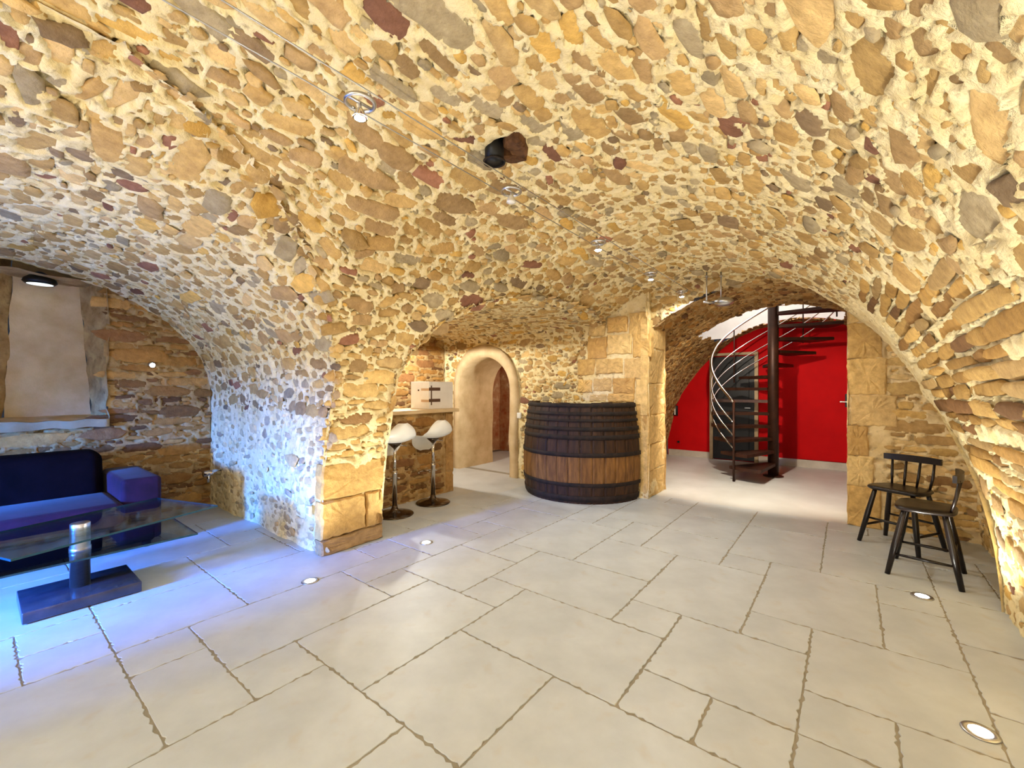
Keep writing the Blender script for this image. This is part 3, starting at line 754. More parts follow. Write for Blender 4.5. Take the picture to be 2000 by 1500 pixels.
d3 = arch_band('door_3', 5.15, 6.05, DR, DR + .15, .05, PLASTER)
tag(d3, 'rounded plastered archway beside the bar', 'doorway', kind='structure')
# passage behind it
pw = sheet('wall_passage', [(7.3, 3.2, 0), (7.3, 6.2, 0), (7.3, 6.2, 2.4), (7.3, 3.2, 2.4)], 30, 30, PLASTER_O, None, .05); tag(pw, 'peeling ochre wall at the end of the passage', 'wall', kind='structure')
sheet('passage_side', [(6.0, 3.5, 0), (7.35, 3.3, 0), (7.35, 3.3, 2.3), (6.0, 3.5, 2.3)], 10, 10, PLASTER_O, pw, .04)
sheet('passage_side', [(6.0, 6.1, 0), (7.35, 6.1, 0), (7.35, 6.1, 2.3), (6.0, 6.1, 2.3)], 10, 10, PLASTER_O, pw, .04)
sheet('passage_top', [(6.0, 3.2, 2.1), (7.35, 3.2, 2.1), (7.35, 6.2, 2.1), (6.0, 6.2, 2.1)], 10, 10, PLASTER, pw, .04)

# ------------------------------------------------------------------ floor
fl = tag(box('floor', -3.8, 9.2, -1.7, 6.5, -.12, -.0035, GROUT), 'pale limestone slab floor of the cellar with grey joints', 'floor', kind='structure')
MOD, OU, OV = 0.3125, 0.463, -0.155
def tile_mesh(w_, h_, seed):
    r = np.random.default_rng(seed)
    W, H = w_ * MOD - .006, h_ * MOD - .006
    nx, ny = 16 * w_, 16 * h_
    o = [(-W / 2 + W * i / nx, -H / 2) for i in range(nx)] + [(W / 2, -H / 2 + H * i / ny) for i in range(ny)] + [(W / 2 - W * i / nx, H / 2) for i in range(nx)] + [(-W / 2, H / 2 - H * i / ny) for i in range(ny)]
    o = np.array(o); n = len(o)
    e = r.uniform(0, 1, n) ** 4 * .011
    o = o - np.sign(o) * (np.abs(o) > np.array([W / 2, H / 2]) - 1e-6) * e[:, None]
    V = np.vstack([np.column_stack([o, np.full(n, -.03)]), np.column_stack([o, np.full(n, -.002)]), np.column_stack([o * (1 - .004 / np.array([W, H])), np.zeros(n)])])
    F = []
    for k in range(2):
        for i in range(n): j = (i + 1) % n; F.append((k * n + i, k * n + j, (k + 1) * n + j, (k + 1) * n + i))
    F.append(tuple(2 * n + i for i in range(n)))
    me = pymesh('slab_shape', V, F); me.materials.append(TILE); return me
I0, I1, J0, J1 = -13, 16, -4, 21
occ = np.zeros((I1 - I0, J1 - J0), bool)
known = [(2, 5, 6, 8), (5, 6, 6, 7), (2, 4, 4, 6), (4, 6, 3, 6), (6, 7, 3, 4), (4, 5, 2, 3), (5, 7, 1, 3), (7, 8, 1, 2), (7, 10, 2, 4), (10, 11, 2, 3), (5, 6, 0, 1), (6, 8, -1, 1), (8, 11, 0, 2),
         (1, 2, 7, 8), (0, 1, 9, 10), (0, 1, 7, 9), (1, 4, 8, 10), (4, 5, 8, 9), (0, 2, 10, 12), (2, 4, 1, 4), (6, 8, 4, 7), (8, 10, 4, 6), (5, 7, 7, 9), (2, 5, 10, 12), (-1, 2, 5, 7), (0, 2, 3, 5), (3, 5, 0, 2), (11, 14, 1, 3), (10, 12, 3, 5), (11, 13, -1, 1)]
tiles = []
def put(i0, i1, j0, j1):
    if i0 < I0 or i1 > I1 or j0 < J0 or j1 > J1: return False
    sub = occ[i0 - I0:i1 - I0, j0 - J0:j1 - J0]
    if sub.any(): return False
    sub[:] = True; tiles.append((i0, i1, j0, j1)); return True
for t in known: put(*t)
rr = random.Random(5)
for j in range(J0, J1):
    for i in range(I0, I1):
        if occ[i - I0, j - J0]: continue
        opts = [(3, 2), (2, 3), (2, 2), (3, 2), (2, 2), (2, 1), (1, 1)]; rr.shuffle(opts)
        opts = sorted(opts, key=lambda q: -(q[0] * q[1] > 1) + rr.random() * 1.2)
        for (a, b) in opts + [(1, 1)]:
            if put(i, i + a, j, j + b): break
tcache = {}
for (i0, i1, j0, j1) in tiles:
    u0, u1, v0, v1 = OU + i0 * MOD, OU + i1 * MOD, OV + j0 * MOD, OV + j1 * MOD
    cu, cv_ = (u0 + u1) / 2, (v0 + v1) / 2
    if v0 > 3.42 and (u0 > 1.85): continue
    if u1 < -.3 and v0 > 3.5 and u1 < -1.9: continue
    key = (i1 - i0, j1 - j0, rr.randrange(3))
    if key not in tcache: tcache[key] = tile_mesh(key[0], key[1], 7 + key[2] + 10 * key[0] + 100 * key[1])
    o = link('floor_slab', tcache[key], None, fl, (cu, cv_, rr.uniform(-.0008, .0008)))
tag(box('floor_recess', 2.33, 5.3, 3.42, 5.7, -.05, -.001, SLAB), 'smooth pale floor of the bar recess', 'floor', kind='structure')
tag(box('floor_stair', 5.3 + .12, 9.1, -1.6, 6.0, -.05, -.001, SLAB), 'smooth pale floor around the spiral staircase', 'floor', kind='structure')

# ------------------------------------------------------------------ generic shapes
def tube(name, pts, rad, mat, parent=None, n=12, closed=False, caps=True):
    pts = [Vector(p) for p in pts]; m = len(pts)
    rads = rad if hasattr(rad, '__len__') else [rad] * m
    V, F = [], []
    up = None
    for i, p in enumerate(pts):
        a = pts[(i - 1) % m] if (closed or i > 0) else p; b = pts[(i + 1) % m] if (closed or i < m - 1) else p
        t = (b - a).normalized()
        if up is None:
            up = Vector((0, 0, 1)) if abs(t.z) < .9 else Vector((1, 0, 0))
        x = (up - t * up.dot(t)).normalized(); y = t.cross(x); up = x
        for k in range(n):
            an = 2 * math.pi * k / n; V.append(p + (x * math.cos(an) + y * math.sin(an)) * rads[i])
    for i in range(m if closed else m - 1):
        for k in range(n):
            F.append((i * n + k, i * n + (k + 1) % n, ((i + 1) % m) * n + (k + 1) % n, ((i + 1) % m) * n + k))
    if caps and not closed:
        F.append(tuple(range(n))[::-1]); F.append(tuple((m - 1) * n + k for k in range(n)))
    me = pymesh(name, V, F, True)
    o = link(name, me, mat, parent)
    return o

def lathe(name, prof, mat, parent=None, n=32, loc=(0, 0, 0), a0=0.0, a1=2 * math.pi):
    full = abs(a1 - a0 - 2 * math.pi) < 1e-6
    m = n if full else n + 1
    V = [(r * math.cos(a0 + (a1 - a0) * k / n), r * math.sin(a0 + (a1 - a0) * k / n), z) for (r, z) in prof for k in range(m)]
    F = []
    for i in range(len(prof) - 1):
        for k in range(n):
            k2 = (k + 1) % m
            F.append((i * m + k, i * m + k2, (i + 1) * m + k2, (i + 1) * m + k))
    if full:
        if prof[0][0] > 1e-6: F.append(tuple(range(m))[::-1])
        if prof[-1][0] > 1e-6: F.append(tuple((len(prof) - 1) * m + k for k in range(m)))
    return link(name, pymesh(name, V, F, True), mat, parent, loc)

def autosmooth(o, deg=35):
    me = o.data
    bm = bmesh.new(); bm.from_mesh(me)
    for e in bm.edges:
        if len(e.link_faces) == 2: e.smooth = e.calc_face_angle(0) < math.radians(deg)
    bm.to_mesh(me); bm.free()
    return o

# ------------------------------------------------------------------ bar counter
bar = empty('bar_counter', (2.33, 4.15, 0)); tag(bar, 'stone bar counter with a pale wooden top behind the stools', 'bar')
body = rubble('counter_body', plane_V(4.15), (0, 1.06), (2.40, 4.0), .0165, MORTAR_D, None, None, None, 'brown', COURSED, (.02, 1.04), (2.41, 3.86), flip=True, seed=12, ang=.06, big=.3, k=.7)
body.parent = bar; body.matrix_parent_inverse = Matrix.Translation((-2.33, -4.15, 0))
zz = 0.01
for i, h in enumerate([.27, .25, .28, .24]):
    add_block(body, 3.93, 4.15, zz + h / 2, .13, h - .01, 'V', .012, srgb(176, 138, 86), name='quoin', seed=90 + i); zz += h
box('end_face', 1.60, 1.67, .012, .42, 0, 1.06, MORTAR_D, bar)
box('back_face', 0.07, 1.60, .36, .42, 0, 1.06, MORTAR_D, bar)
box('worktop', .07, 1.72, -.07, .48, 1.06, 1.105, WOODTOP, bar, .006, 2)

# white carton with brown print
cb = empty('cardboard_box', (3.6, 4.17, 1.105)); tag(cb, 'white cardboard carton with brown stripes on the bar top', 'box')
box('carton', 0, .42, 0, .36, 0, .352, CARD, cb, .004, 1)
for z0 in (.235, .09):
    box('stripe', -.0015, .0, .0, .15, z0, z0 + .03, PRINT_L, cb)
    box('stripe', .0, .19, -.0015, .0, z0, z0 + .04, PRINT, cb)
box('stripe', .03, .05, -.0016, -.0001, .05, .30, PRINT, cb)
box('label_patch', .03, .055, -.0018, -.0002, .305, .345, PVC, cb)
box('seam_tape', .17, .22, 0, .36, .352, .3535, PRINT_L, cb)
box('mark', -.0015, 0, .19, .215, .23, .25, PRINT, cb)

# ------------------------------------------------------------------ bar stools
def make_stool(name, loc, rz, label):
    s = empty(name, loc, rz); tag(s, label, 'bar stool', 'white bar stools at the stone counter')
    lathe('base', [(0, .0), (.20, .0), (.205, .006), (.195, .014), (.12, .026), (.05, .045), (.032, .075), (.028, .10)], DARK_CHROME, s, 40)
    lathe('outer_pole', [(.027, .09), (.027, .44), (.030, .445), (.030, .47), (.024, .475)], CHROME, s, 24)
    lathe('inner_pole', [(.019, .47), (.019, .74)], CHROME, s, 20)
    tube('footrest_bar', [(-.13, .10, .36), (-.11, .16, .36), (0, .19, .36), (.11, .16, .36), (.13, .10, .36)], .009, CHROME, s, 10)
    tube('footrest_arm', [(0, .02, .36), (0, .19, .36)], .009, CHROME, s, 10)
    lathe('seat_cup', [(.02, .72), (.03, .73), (.07, .765), (.075, .775), (0, .775)], DARK_CHROME, s, 24)
    tube('lift_lever', [(.03, 0, .745), (.13, .02, .735), (.17, .03, .725)], .006, CHROME, s, 8)
    # moulded shell: raised rear lobe (-y), saddle, drooping front lip (+y)
    prof = [(-.20, .215, .05), (-.205, .17, .125), (-.20, .12, .165), (-.18, .07, .19), (-.14, .025, .20), (-.08, .0, .20), (0, -.005, .20), (.08, -.002, .20), (.14, -.01, .20), (.185, -.045, .195), (.205, -.095, .175), (.20, -.14, .13), (.185, -.17, .06)]
    V, F = [], []; nx = 12
    for (y, z, hw) in prof:
        for k in range(nx + 1):
            t = -1 + 2 * k / nx
            V.append((t * hw, y + .05 * (t * t) * (1 if y < -.1 else (-.6 if y > .15 else 0)), .785 + z + (.035 * t * t if abs(y) < .15 else 0)))
    for i in range(len(prof) - 1):
        for k in range(nx): F.append((i * (nx + 1) + k, i * (nx + 1) + k + 1, (i + 1) * (nx + 1) + k + 1, (i + 1) * (nx + 1) + k))
    sh = link('seat_shell', pymesh('seat_shell', V, F, True), SHELL, s)
    md = sh.modifiers.new('thick', 'SOLIDIFY'); md.thickness = .012; md.offset = 0
    md = sh.modifiers.new('sub', 'SUBSURF'); md.levels = 2; md.render_levels = 2
    return s
make_stool('bar_stool', (2.85, 3.86, 0), math.radians(-4), 'white shell bar stool nearer the pier, on a chrome pole')
make_stool('bar_stool', (3.43, 3.90, 0), math.radians(-4), 'white shell bar stool nearer the archway, on a chrome pole')

# ------------------------------------------------------------------ wine vat (half barrel against the wall)
VC = (5.155, 2.82)
vat = empty('wine_vat', (VC[0], VC[1], 0)); tag(vat, 'large dark oak half barrel with iron hoops against the wall', 'barrel')
vz = np.array([0, .1, .25, .4, .55, .7, .85, 1.0, 1.1, 1.2]); vr = np.array([.775, .79, .805, .812, .81, .80, .785, .765, .75, .735])
def vrad(z): return float(np.interp(z, vz, vr))
nst = 17
ang0, ang1 = math.radians(92), math.radians(268)
for i in range(nst):
    a0 = ang0 + (ang1 - ang0) * i / nst; a1 = ang0 + (ang1 - ang0) * (i + 1) / nst
    g = .004 / .8; a0 += g / 2; a1 -= g / 2
    zs = list(np.linspace(0, 1.2, 13)); V = []
    top = 1.2 + random.uniform(-.012, .006)
    for z in zs:
        zz_ = z * top / 1.2; R = vrad(z)
        for (a, r_) in ((a0, R - .006), (a0 + (a1 - a0) * .15, R), (a0 + (a1 - a0) * .85, R), (a1, R - .006), (a1, R - .045), (a0, R - .045)):
            V.append((r_ * math.cos(a), r_ * math.sin(a), zz_))
    F = []
    for k in range(len(zs) - 1):
        for q in range(6): F.append((k * 6 + q, k * 6 + (q + 1) % 6, (k + 1) * 6 + (q + 1) % 6, (k + 1) * 6 + q))
    F.append((5, 4, 3, 2, 1, 0)); F.append(tuple((len(zs) - 1) * 6 + q for q in range(6)))
    me = pymesh('stave', V, F); me.materials.append(OAK); me.materials.append(OAK_DARK)
    for p in me.polygons:
        zc = sum(me.vertices[q].co.z for q in p.vertices) / len(p.vertices)
        p.material_index = 0 if .24 < zc < .56 else 1
    link('stave', me, None, vat)
for (zc, h) in ((1.165, .05), (1.065, .045), (.985, .035), (.885, .05), (.785, .055), (.58, .05), (.225, .05), (.06, .075)):
    pr_ = [(vrad(zc - h / 2) + .001, zc - h / 2), (vrad(zc - h / 2) + .009, zc - h / 2 + .003), (vrad(zc + h / 2) + .009, zc + h / 2 - .003), (vrad(zc + h / 2) + .001, zc + h / 2)]
    hp = lathe('hoop', pr_, HOOP, vat, 48, a0=ang0, a1=ang1)
    for a in (2.6, 3.9):
        lathe('rivet', [(0, .004), (.008, .003), (.011, 0)], HOOP, hp, 8, loc=((vrad(zc) + .009) * math.cos(a), (vrad(zc) + .009) * math.sin(a), zc))
lid_v = [(0, 0, 1.13)] + [(.70 * math.cos(a), .70 * math.sin(a), 1.13) for a in np.linspace(ang0, ang1, 40)]
link('head_board', pymesh('head_board', lid_v, [(0, i, i + 1) for i in range(1, 40)]), OAK_DARK, vat)

# ------------------------------------------------------------------ sofa
sofa = empty('sofa', (-.10, 5.15, 0)); tag(sofa, 'purple velvet sofa with a dark back under the window niche', 'sofa')
def cushion(name, x0, x1, y0, y1, z0, z1, bev, mat, parent):
    o = box(name, x0, x1, y0, y1, z0, z1, mat, parent, bev, 5); return o
cushion('base', -1.1, 1.1, -.42, .42, .05, .26, .03, VELVET_D, sofa)
cushion('seat_cushion', -.92, .90, -.50, .20, .24, .43, .07, VELVET, sofa)
bk = cushion('backrest', -.96, .86, .12, .44, .22, .80, .09, VELVET_D, sofa)
for vtx in bk.data.vertices:
    if vtx.co.z > .5: vtx.co.y += .10 * (vtx.co.z - .5) / .3
for x in (-1.18, .88): cushion('armrest', x, x + .27, -.40, .46, .06, .60, .035, VELVET, sofa)
for x in (-1.05, 1.05):
    for y in (-.36, .38): lathe('foot', [(.03, 0), (.035, .06)], BLACK, sofa, 12, loc=(x, y, 0))

# ------------------------------------------------------------------ glass coffee table
tb = empty('coffee_table', (.45, 3.97, 0)); tag(tb, 'two-tier glass coffee table on a steel column and grey slab base', 'table')
box('base_slab', -.265, .265, -.25, .20, .004, .072, SLATE, tb, .006, 2)
lathe('column', [(.05, .07), (.05, .295), (.054, .297), (.054, .325), (.05, .327), (.05, .478), (.046, .482), (0, .482)], STEEL, tb, 32)
def glass_plate(name, cx, cy, w_, h_, z, rot, th_=.012):
    c, s = math.cos(rot), math.sin(rot)
    q = [(-w_ / 2, -h_ / 2), (w_ / 2, -h_ / 2), (w_ / 2, h_ / 2), (-w_ / 2, h_ / 2)]
    V = [(cx + x * c - y * s, cy + x * s + y * c, zz_) for zz_ in (z, z + th_) for (x, y) in q]
    me = pymesh(name, V, BOXF); me.materials.append(GLASS); me.materials.append(GLASS_E)
    for p in me.polygons: p.material_index = 0 if abs(p.normal.z) > .5 else 1
    return link(name, me, None, tb)
glass_plate('glass_top', .10, .03, 1.12, .70, .445, math.radians(19))
glass_plate('glass_shelf', -.01, .08, 1.18, .65, .298, 0.0)

# ------------------------------------------------------------------ chairs
def make_chair(loc, rz, label):
    c = empty('spindle_chair', loc, rz); tag(c, label, 'chair', 'dark spindle-back chairs by the wall')
    # seat: rounded, front at +y
    o = []
    for k in range(36):
        a = 2 * math.pi * k / 36; cx, sy = math.cos(a), math.sin(a)
        wv = .205 - .02 * (sy < 0) ; o.append((wv * np.sign(cx) * abs(cx) ** .5, .165 * np.sign(sy) * abs(sy) ** .5))
    V = []
    for (sc, z) in ((.94, .475), (1, .485), (1, .498), (.95, .507), (.5, .503)): V += [(x * sc, y * sc, z) for x, y in o]
    n = 36; F = [(k * n + i, k * n + (i + 1) % n, (k + 1) * n + (i + 1) % n, (k + 1) * n + i) for k in range(4) for i in range(n)]
    F.append(tuple(range(n))[::-1]); F.append(tuple(4 * n + i for i in range(n)))
    link('seat', pymesh('seat', V, F, True), BLACK_WOOD, c)
    T, B = {}, {}
    for sx in (-1, 1):
        for sy in (-1, 1):
            t = Vector((sx * .135, sy * .105, .478)); b = Vector((sx * .215, sy * .19, 0)); T[sx, sy], B[sx, sy] = t, b
            tube('leg', [t, t.lerp(b, .12), t.lerp(b, .5), b], [.016, .018, .021, .016], BLACK_WOOD, c, 12)
    at = lambda sx, sy, z: T[sx, sy].lerp(B[sx, sy], (.478 - z) / .478)
    for sx in (-1, 1): tube('stretcher', [at(sx, 1, .15), (at(sx, 1, .15) + at(sx, -1, .15)) / 2, at(sx, -1, .15)], [.008, .012, .008], BLACK_WOOD, c, 10)
    tube('stretcher', [at(-1, 1, .22), (at(-1, 1, .22) + at(1, 1, .22)) / 2, at(1, 1, .22)], [.008, .012, .008], BLACK_WOOD, c, 10)
    tube('stretcher', [at(-1, -1, .22), (at(-1, -1, .22) + at(1, -1, .22)) / 2, at(1, -1, .22)], [.008, .012, .008], BLACK_WOOD, c, 10)
    for x in (-.15, -.05, .05, .15):
        tube('spindle', [(x * .9, -.135, .50), (x * .97, -.158, .60), (x, -.175 - .01 * (abs(x) < .1), .735)], [.0085, .011, .0085], BLACK_WOOD, c, 10)
    # top rail, slightly curved
    V = []
    for k in range(17):
        t = -1 + 2 * k / 16; x = t * .205; y = -.185 + .03 * t * t; hh = .029 - .004 * t * t
        for dy, z in ((-.011, .745 - hh), (.011, .745 - hh), (.011, .745 + hh), (-.011, .745 + hh)): V.append((x, y + dy, z))
    F = [(k * 4 + q, k * 4 + (q + 1) % 4, (k + 1) * 4 + (q + 1) % 4, (k + 1) * 4 + q) for k in range(16) for q in range(4)] + [(3, 2, 1, 0), (64, 65, 66, 67)]
    o = link('top_rail', pymesh('top_rail', V, F), BLACK_WOOD, c)
    return c
make_chair((4.995, -.365, 0), math.atan2(.24, -.40) - math.pi / 2, 'dark spindle chair facing out, standing further back near the stair opening')
make_chair((4.36, -.455, 0), math.atan2(.98, .17) - math.pi / 2, 'dark spindle chair seen from the side, standing nearer the viewer')

# ------------------------------------------------------------------ spiral staircase
st = empty('spiral_staircase', (SU, SV, 0)); tag(st, 'dark brown spiral staircase with steel handrails before the red wall', 'staircase')
def cam_dir(deg):
    a = math.radians(deg); return Vector((.618 * math.cos(a) + .786 * math.sin(a), -.786 * math.cos(a) + .618 * math.sin(a), 0))
lathe('pole', [(.075, 0), (.075, 3.6)], STAIR, st, 28)
lathe('pole_flange', [(.14, 0), (.14, .012), (.08, .02)], STAIR, st, 28)
for i in range(1, 16):
    ac = [214, 202, 187, 172, 155, 133, 108, 80, 54, 31, 8, -15, -38, -61, -84][i - 1]; z = .02 + .195 * i
    V = []
    a0, a1 = ac - 15, ac + 15
    e0, e1 = cam_dir(a0), cam_dir(a1); em = cam_dir(ac)
    side = Vector((-em.y, em.x, 0))
    outer = [cam_dir(a0 + (a1 - a0) * k / 6) * .88 for k in range(7)]
    inner = [em * .06 + side * .06, em * .06 - side * .06]
    poly = outer + (inner if (outer[-1] - inner[0]).length < (outer[-1] - inner[1]).length else inner[::-1])
    V = [p + Vector((0, 0, z - .045)) for p in poly] + [p + Vector((0, 0, z)) for p in poly]
    n = len(poly)
    F = [tuple(range(n))[::-1], tuple(range(n, 2 * n))] + [(k, (k + 1) % n, n + (k + 1) % n, n + k) for k in range(n)]
    link('tread', pymesh('tread', V, F), STAIR, st)
RA = [205, 190, 170, 150, 120, 95, 60, 20, -20, -50]; RZ = [1.17, 1.36, 1.62, 1.86, 2.2, 2.48, 2.82, 3.16, 3.5, 3.75]
def rail_pts(a_from, a_to, dz0, dz1, R=.90, n=48):
    out = []
    for k in range(n):
        a = a_from + (a_to - a_from) * k / (n - 1)
        z = np.interp(-a, [-q for q in RA], RZ) - (dz0 + (dz1 - dz0) * min(1, (a_from - a) / 110))
        p = cam_dir(a) * R; out.append((p.x, p.y, float(z)))
    return out
def smooth_pts(p):
    p = np.array(p)
    for _ in range(30): p[1:-1] = .25 * p[:-2] + .5 * p[1:-1] + .25 * p[2:]
    return p
tube('handrail', smooth_pts(rail_pts(205, -50, 0, 0, n=80)), .019, CHROME, st, 12)
for d0, d1 in ((.31, .40), (.50, .63), (.69, .83)):
    tube('mid_rail', smooth_pts(rail_pts(205, -50, d0, d1, n=80)), .010, CHROME, st, 8)
pp = cam_dir(205) * .90
tube('newel_post', [(pp.x, pp.y, 0), (pp.x, pp.y, 1.18)], .017, STAIR, st, 12)
for a in (100, 30, -10, -35):
    p = cam_dir(a) * .89; zt = float(np.interp(-a, [-q for q in RA], RZ))
    tube('baluster', [(p.x, p.y, zt - .95), (p.x, p.y, zt)], .010, STAIR, st, 8)

# ------------------------------------------------------------------ cable lights
CZ = 2.50
for v_, lab in ((1.44, 'thin steel lighting wire under the vault, the right one of the pair'), (1.575, 'thin steel lighting wire under the vault, the left one of the pair')):
    tag(tube('lighting_wire', [(-3.4, v_, CZ), (5.28, v_, CZ)], .003, STEEL, None, 6), lab, 'wire', 'pair of lighting wires')

def cable_lamp(u, lit, label, power=None):
    r = empty('cable_lamp', (u, 1.508, CZ)); tag(r, label, 'lamp', 'spotlights on the lighting wires')
    ring = [(.055 * math.cos(a), .055 * math.sin(a), -.012) for a in np.linspace(0, 2 * math.pi, 29)[:-1]]
    tube('ring', ring, .008, STEEL, r, 8, closed=True)
    tube('cross_bar', [(-.052, 0, -.012), (.052, 0, -.012)], .006, STEEL, r, 8)
    for s in (-1, 1): tube('wire_clip', [(0, s * .045, -.012), (0, s * .0675, 0)], .006, STEEL, r, 8)
    tube('stem', [(0, 0, -.012), (0, 0, -.04)], .006, STEEL, r, 8)
    lathe('reflector', [(.010, -.035), (.016, -.042), (.026, -.070), (.028, -.075)], PVC if not lit else CHROME, r, 20)
    lathe('lens', [(0, -.079), (.018, -.077), (.0275, -.072)], BULB if lit else PVC, r, 20)
    if lit:
        light('lamp_light', 'SPOT', (0, 0, -.085), power or LAMP_W, WARM, r, spot_size=math.radians(176), spot_blend=.35, shadow_soft_size=.03)
for u, lit, lab in ((.95, True, 'brightly lit cable spotlight nearest the viewer under the vault'), (1.91, False, 'unlit cable spotlight with ring holder beside the vent pipe'), (2.99, True, 'lit cable spotlight third along the wires'),
                    (4.11, True, 'lit cable spotlight second from the end of the wires'), (5.10, True, 'lit cable spotlight at the end of the wires by the stair opening'),
                    (-.08, True, 'lit cable spotlight just behind the viewpoint'), (-1.1, True, 'lit cable spotlight further behind the viewpoint'), (-2.1, True, 'lit cable spotlight near the rear glazed door')):
    cable_lamp(u, lit, lab, 9 if u < 0 else (9 if u > 5 else (9 if u < 1 else 28)))

# ceiling fixture at the end of the wires
cf = empty('ceiling_spot', (5.12, 1.15, 2.33)); tag(cf, 'silver disc spotlight on two rods at the end of the wires', 'lamp')
for x in (-.10, .06): 
    p = Vector((.618 * x, -.786 * x, 0)); tube('rod', [(p.x, p.y, .0), (p.x, p.y, .33)], .008, STEEL, cf, 8); lathe('rod_plate', [(.018, .28), (.018, .29)], STEEL, cf, 12, loc=(p.x, p.y, 0))
lathe('disc_housing', [(0, -.045), (.05, -.043), (.095, -.02), (.105, 0), (.095, .02), (.05, .043), (0, .045)], STEEL, cf, 32, loc=(.618 * .09, -.786 * .09, 0))
tube('clamp', [(-.618 * .13, .786 * .13, 0), (-.618 * .02, .786 * .02, -.01)], .016, STEEL, cf, 10)
light('ceiling_spot_light', 'SPOT', (.12, -.02, -.06), 145, (1, .86, .68), cf, rot=(math.radians(0), math.radians(-48), 0), spot_size=math.radians(100), spot_blend=.5, shadow_soft_size=.03)

# upper stairwell lamp
ul = empty('hall_lamp', (8.2, 1.6, 4.5)); tag(ul, 'round white ceiling lamp in the hall above the stair', 'lamp')
lathe('shade', [(0, -.06), (.12, -.05), (.16, 0), (.16, .05)], emit_mat('lit_opal', (1, .95, .9), 3), ul, 24)
light('hall_lamp_light', 'POINT', (-.3, -.5, -.5), 40, (1, .94, .86), ul, shadow_soft_size=.15)

# lamp inside the passage and above the bar recess
pl = empty('passage_lamp', (6.75, 4.3, 2.0)); tag(pl, 'small ceiling spot inside the plastered passage', 'lamp')
lathe('housing', [(.03, .09), (.04, .0), (.035, -.02)], STEEL, pl, 16)
light('passage_light', 'POINT', (0, 0, -.1), 12, WARM, pl, shadow_soft_size=.05)
for u_, v_, p_, lab in ((3.93, 4.9, 48, 'small spot behind the bar lighting the archway floor'), (3.0, 4.75, 9, 'added small spot behind the bar near the pier, to light the carton')):  # the weaker spot is added to brighten the left face of the carton
    rl = empty('recess_lamp', (u_, v_, 2.1)); tag(rl, lab, 'lamp', 'spots under the recess vault')
    lathe('housing', [(.025, .12), (.03, .0), (.025, -.02)], STEEL, rl, 16)
    light('recess_light', 'SPOT', (0, 0, -.05), p_, WARM, rl, spot_size=math.radians(180), spot_blend=.1, shadow_soft_size=.03)

# ------------------------------------------------------------------ floor uplights
def uplight(u, v_, lab, power=None, tilt=0.0):
    r = empty('floor_uplight', (u, v_, 0)); tag(r, lab, 'floor light', 'recessed floor uplights')
    lathe('bezel', [(.034, .001), (.036, .006), (.055, .005), (.058, .0005)], STEEL, r, 28)
    lathe('lens', [(0, .008), (.02, .0075), (.036, .004)], UPGLOW, r, 24)
    light('uplight_beam', 'SPOT', (0, 0, .03), power or UP_W, (1, .97, .85), r, rot=(math.pi + tilt, 0, 0), spot_size=math.radians(140), spot_blend=.9, shadow_soft_size=.03)
uplight(2.5, 2.93, 'glowing floor uplight in front of the right side of the pier', tilt=-.15, power=18)
uplight(1.49, 2.99, 'glowing floor uplight before the left corner of the pier', tilt=-.15, power=18)
uplight(3.86, -.385, 'glowing floor uplight beside the nearer chair', tilt=.1, power=32)
uplight(2.476, -.415, 'glowing floor uplight in the lower right corner of the picture', tilt=.1, power=28)
uplight(1.1, -.42, 'glowing floor uplight along the right wall, just out of view', tilt=.1, power=40)
uplight(-.3, -.42, 'added floor uplight brightening the ceiling, along the right wall behind the viewpoint', tilt=.1, power=55)  # this and the next two are unseen uplights added to brighten the ceiling
uplight(-1.8, 2.95, 'added floor uplight brightening the ceiling, along the left wall behind the viewpoint', tilt=-.15)
uplight(-1.8, -.42, 'added floor uplight brightening the ceiling, along the right wall near the rear door', tilt=.1)

# ------------------------------------------------------------------ small fittings
def facing(root, u, v_, z):
    root.location = (u, v_, z)
# vent pipe mouth in the vault
vp = empty('vent_pipe', (0, 0, 0)); tag(vp, 'black vent pipe mouth, black disc for its dark inside, in a hole of the vault', 'pipe')
uu, vv = 1.87, 1.60
uz = 2.72
vp.location = (uu, vv, uz)
tube('pipe', [(0, 0, .12), (0, 0, -.05)], .055, BLACK, vp, 20, caps=True)  # closed end, its black stands in for the dark inside of the pipe
ringp = [(.06 * math.cos(a), .06 * math.sin(a), -.05) for a in np.linspace(0, 2 * math.pi, 25)[:-1]]
tube('pipe_rim', ringp, .006, HOOP, vp, 8, closed=True)

for q, (dx, dy, a) in enumerate(((.09, -.10, .4), (.02, -.12, 1.2), (.13, -.02, 2.0))):  # rusty brown stones, their dark tone also stands in for shade inside the hole
    rv, rf = unit_stone(np.random.default_rng(30 + q), 9, .4)
    rk = link('hole_edge_stone', pymesh('hole_edge_stone', rv * np.array([.07, .045, .03]), rf), HOLE_ST, vp, (dx, dy, .035), (math.pi, 0, a))

# wall lamp in the niche
nl = empty('niche_lamp', (.42, 6.12, 2.40)); tag(nl, 'dark round lamp at the top of the window niche', 'lamp')
lathe('shade', [(.02, .09), (.05, .07), (.11, .02), (.12, -.01), (.10, -.03)], BLACK, nl, 28)
lathe('lens', [(0, -.035), (.09, -.03)], emit_mat('dim_lens', (.8, .95, 1), .8), nl, 24)
tube('bracket', [(0, .05, .06), (.02, .2, .10)], .02, BLACK, nl, 10)
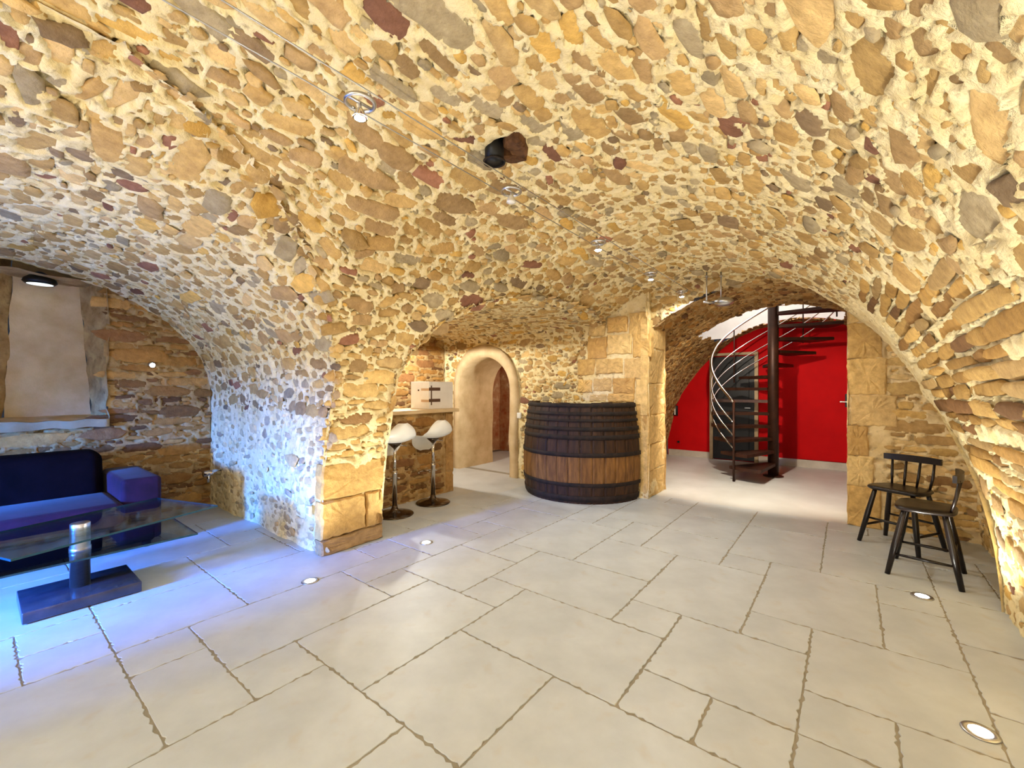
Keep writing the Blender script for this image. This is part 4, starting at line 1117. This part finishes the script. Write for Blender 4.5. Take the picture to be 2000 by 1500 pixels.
# tiny lit spot on the alcove back wall
al = empty('alcove_spot', (1.22, 5.90, 1.62)); tag(al, 'tiny bright white spot lamp on the brown wall beside the niche', 'lamp')
lathe('lens', [(0, -.03), (.018, -.025), (.025, 0)], LED, al, 16).rotation_euler = (-math.pi / 2 + .4, 0, 0)
lathe('socket', [(.027, -.004), (.032, .02), (.02, .05)], STEEL, al, 16).rotation_euler = (-math.pi / 2 + .4, 0, 0)
# chrome wall fitting low on the alcove side of the pier
wf = empty('wall_tap', (1.74, 5.62, .42)); tag(wf, 'small chrome tap fitting low on the bluish pier wall', 'tap')
tube('barrel', [(.03, 0, 0), (-.03, 0, 0), (-.14, -.02, 0)], .034, CHROME, wf, 16)
tube('spout', [(-.09, -.02, 0), (-.09, -.02, -.10)], .02, CHROME, wf, 12)
tube('handle', [(-.10, -.07, .0), (-.10, .05, .0)], .012, STEEL, wf, 10)
# socket on the pier's alcove face
def plate(name, loc, axis, w_, h_, label, cat, mat=PVC, dark=None):
    r = empty(name, loc); tag(r, label, cat)
    if axis == 'U':
        box('cover_plate', -.012, .01, -w_ / 2, w_ / 2, -h_ / 2, h_ / 2, mat, r, .004, 2); box('insert', -.015, -.010, -w_ * .28, w_ * .28, -h_ * .28, h_ * .28, dark or mat, r, .002, 1)
    else:
        box('cover_plate', -w_ / 2, w_ / 2, -.012, .01, -h_ / 2, h_ / 2, mat, r, .004, 2); box('insert', -w_ * .28, w_ * .28, -.015, -.010, -h_ * .28, h_ * .28, dark or mat, r, .002, 1)
    return r
plate('wall_socket', (1.735, 3.50, .355), 'U', .075, .085, 'white wall socket low on the pier beside the floor light', 'socket', dark=SKIRT)
plate('light_switch', (5.165, 3.92, .96), 'U', .075, .085, 'white light switch between the archway and the wine vat', 'switch')
plate('wall_socket', (8.99, 2.72, .28), 'U', .08, .08, 'dark red socket low on the red wall left of the door', 'socket', RED, BLACK)
rwl = empty('red_wall_lamp', (8.98, 2.78, .92)); tag(rwl, 'slim black wall light with a white line on the red wall', 'lamp')
box('housing', -.035, .01, -.05, .05, -.10, .10, BLACK, rwl, .01, 2); box('light_strip', -.038, -.034, -.012, .012, -.085, .085, PVC, rwl)
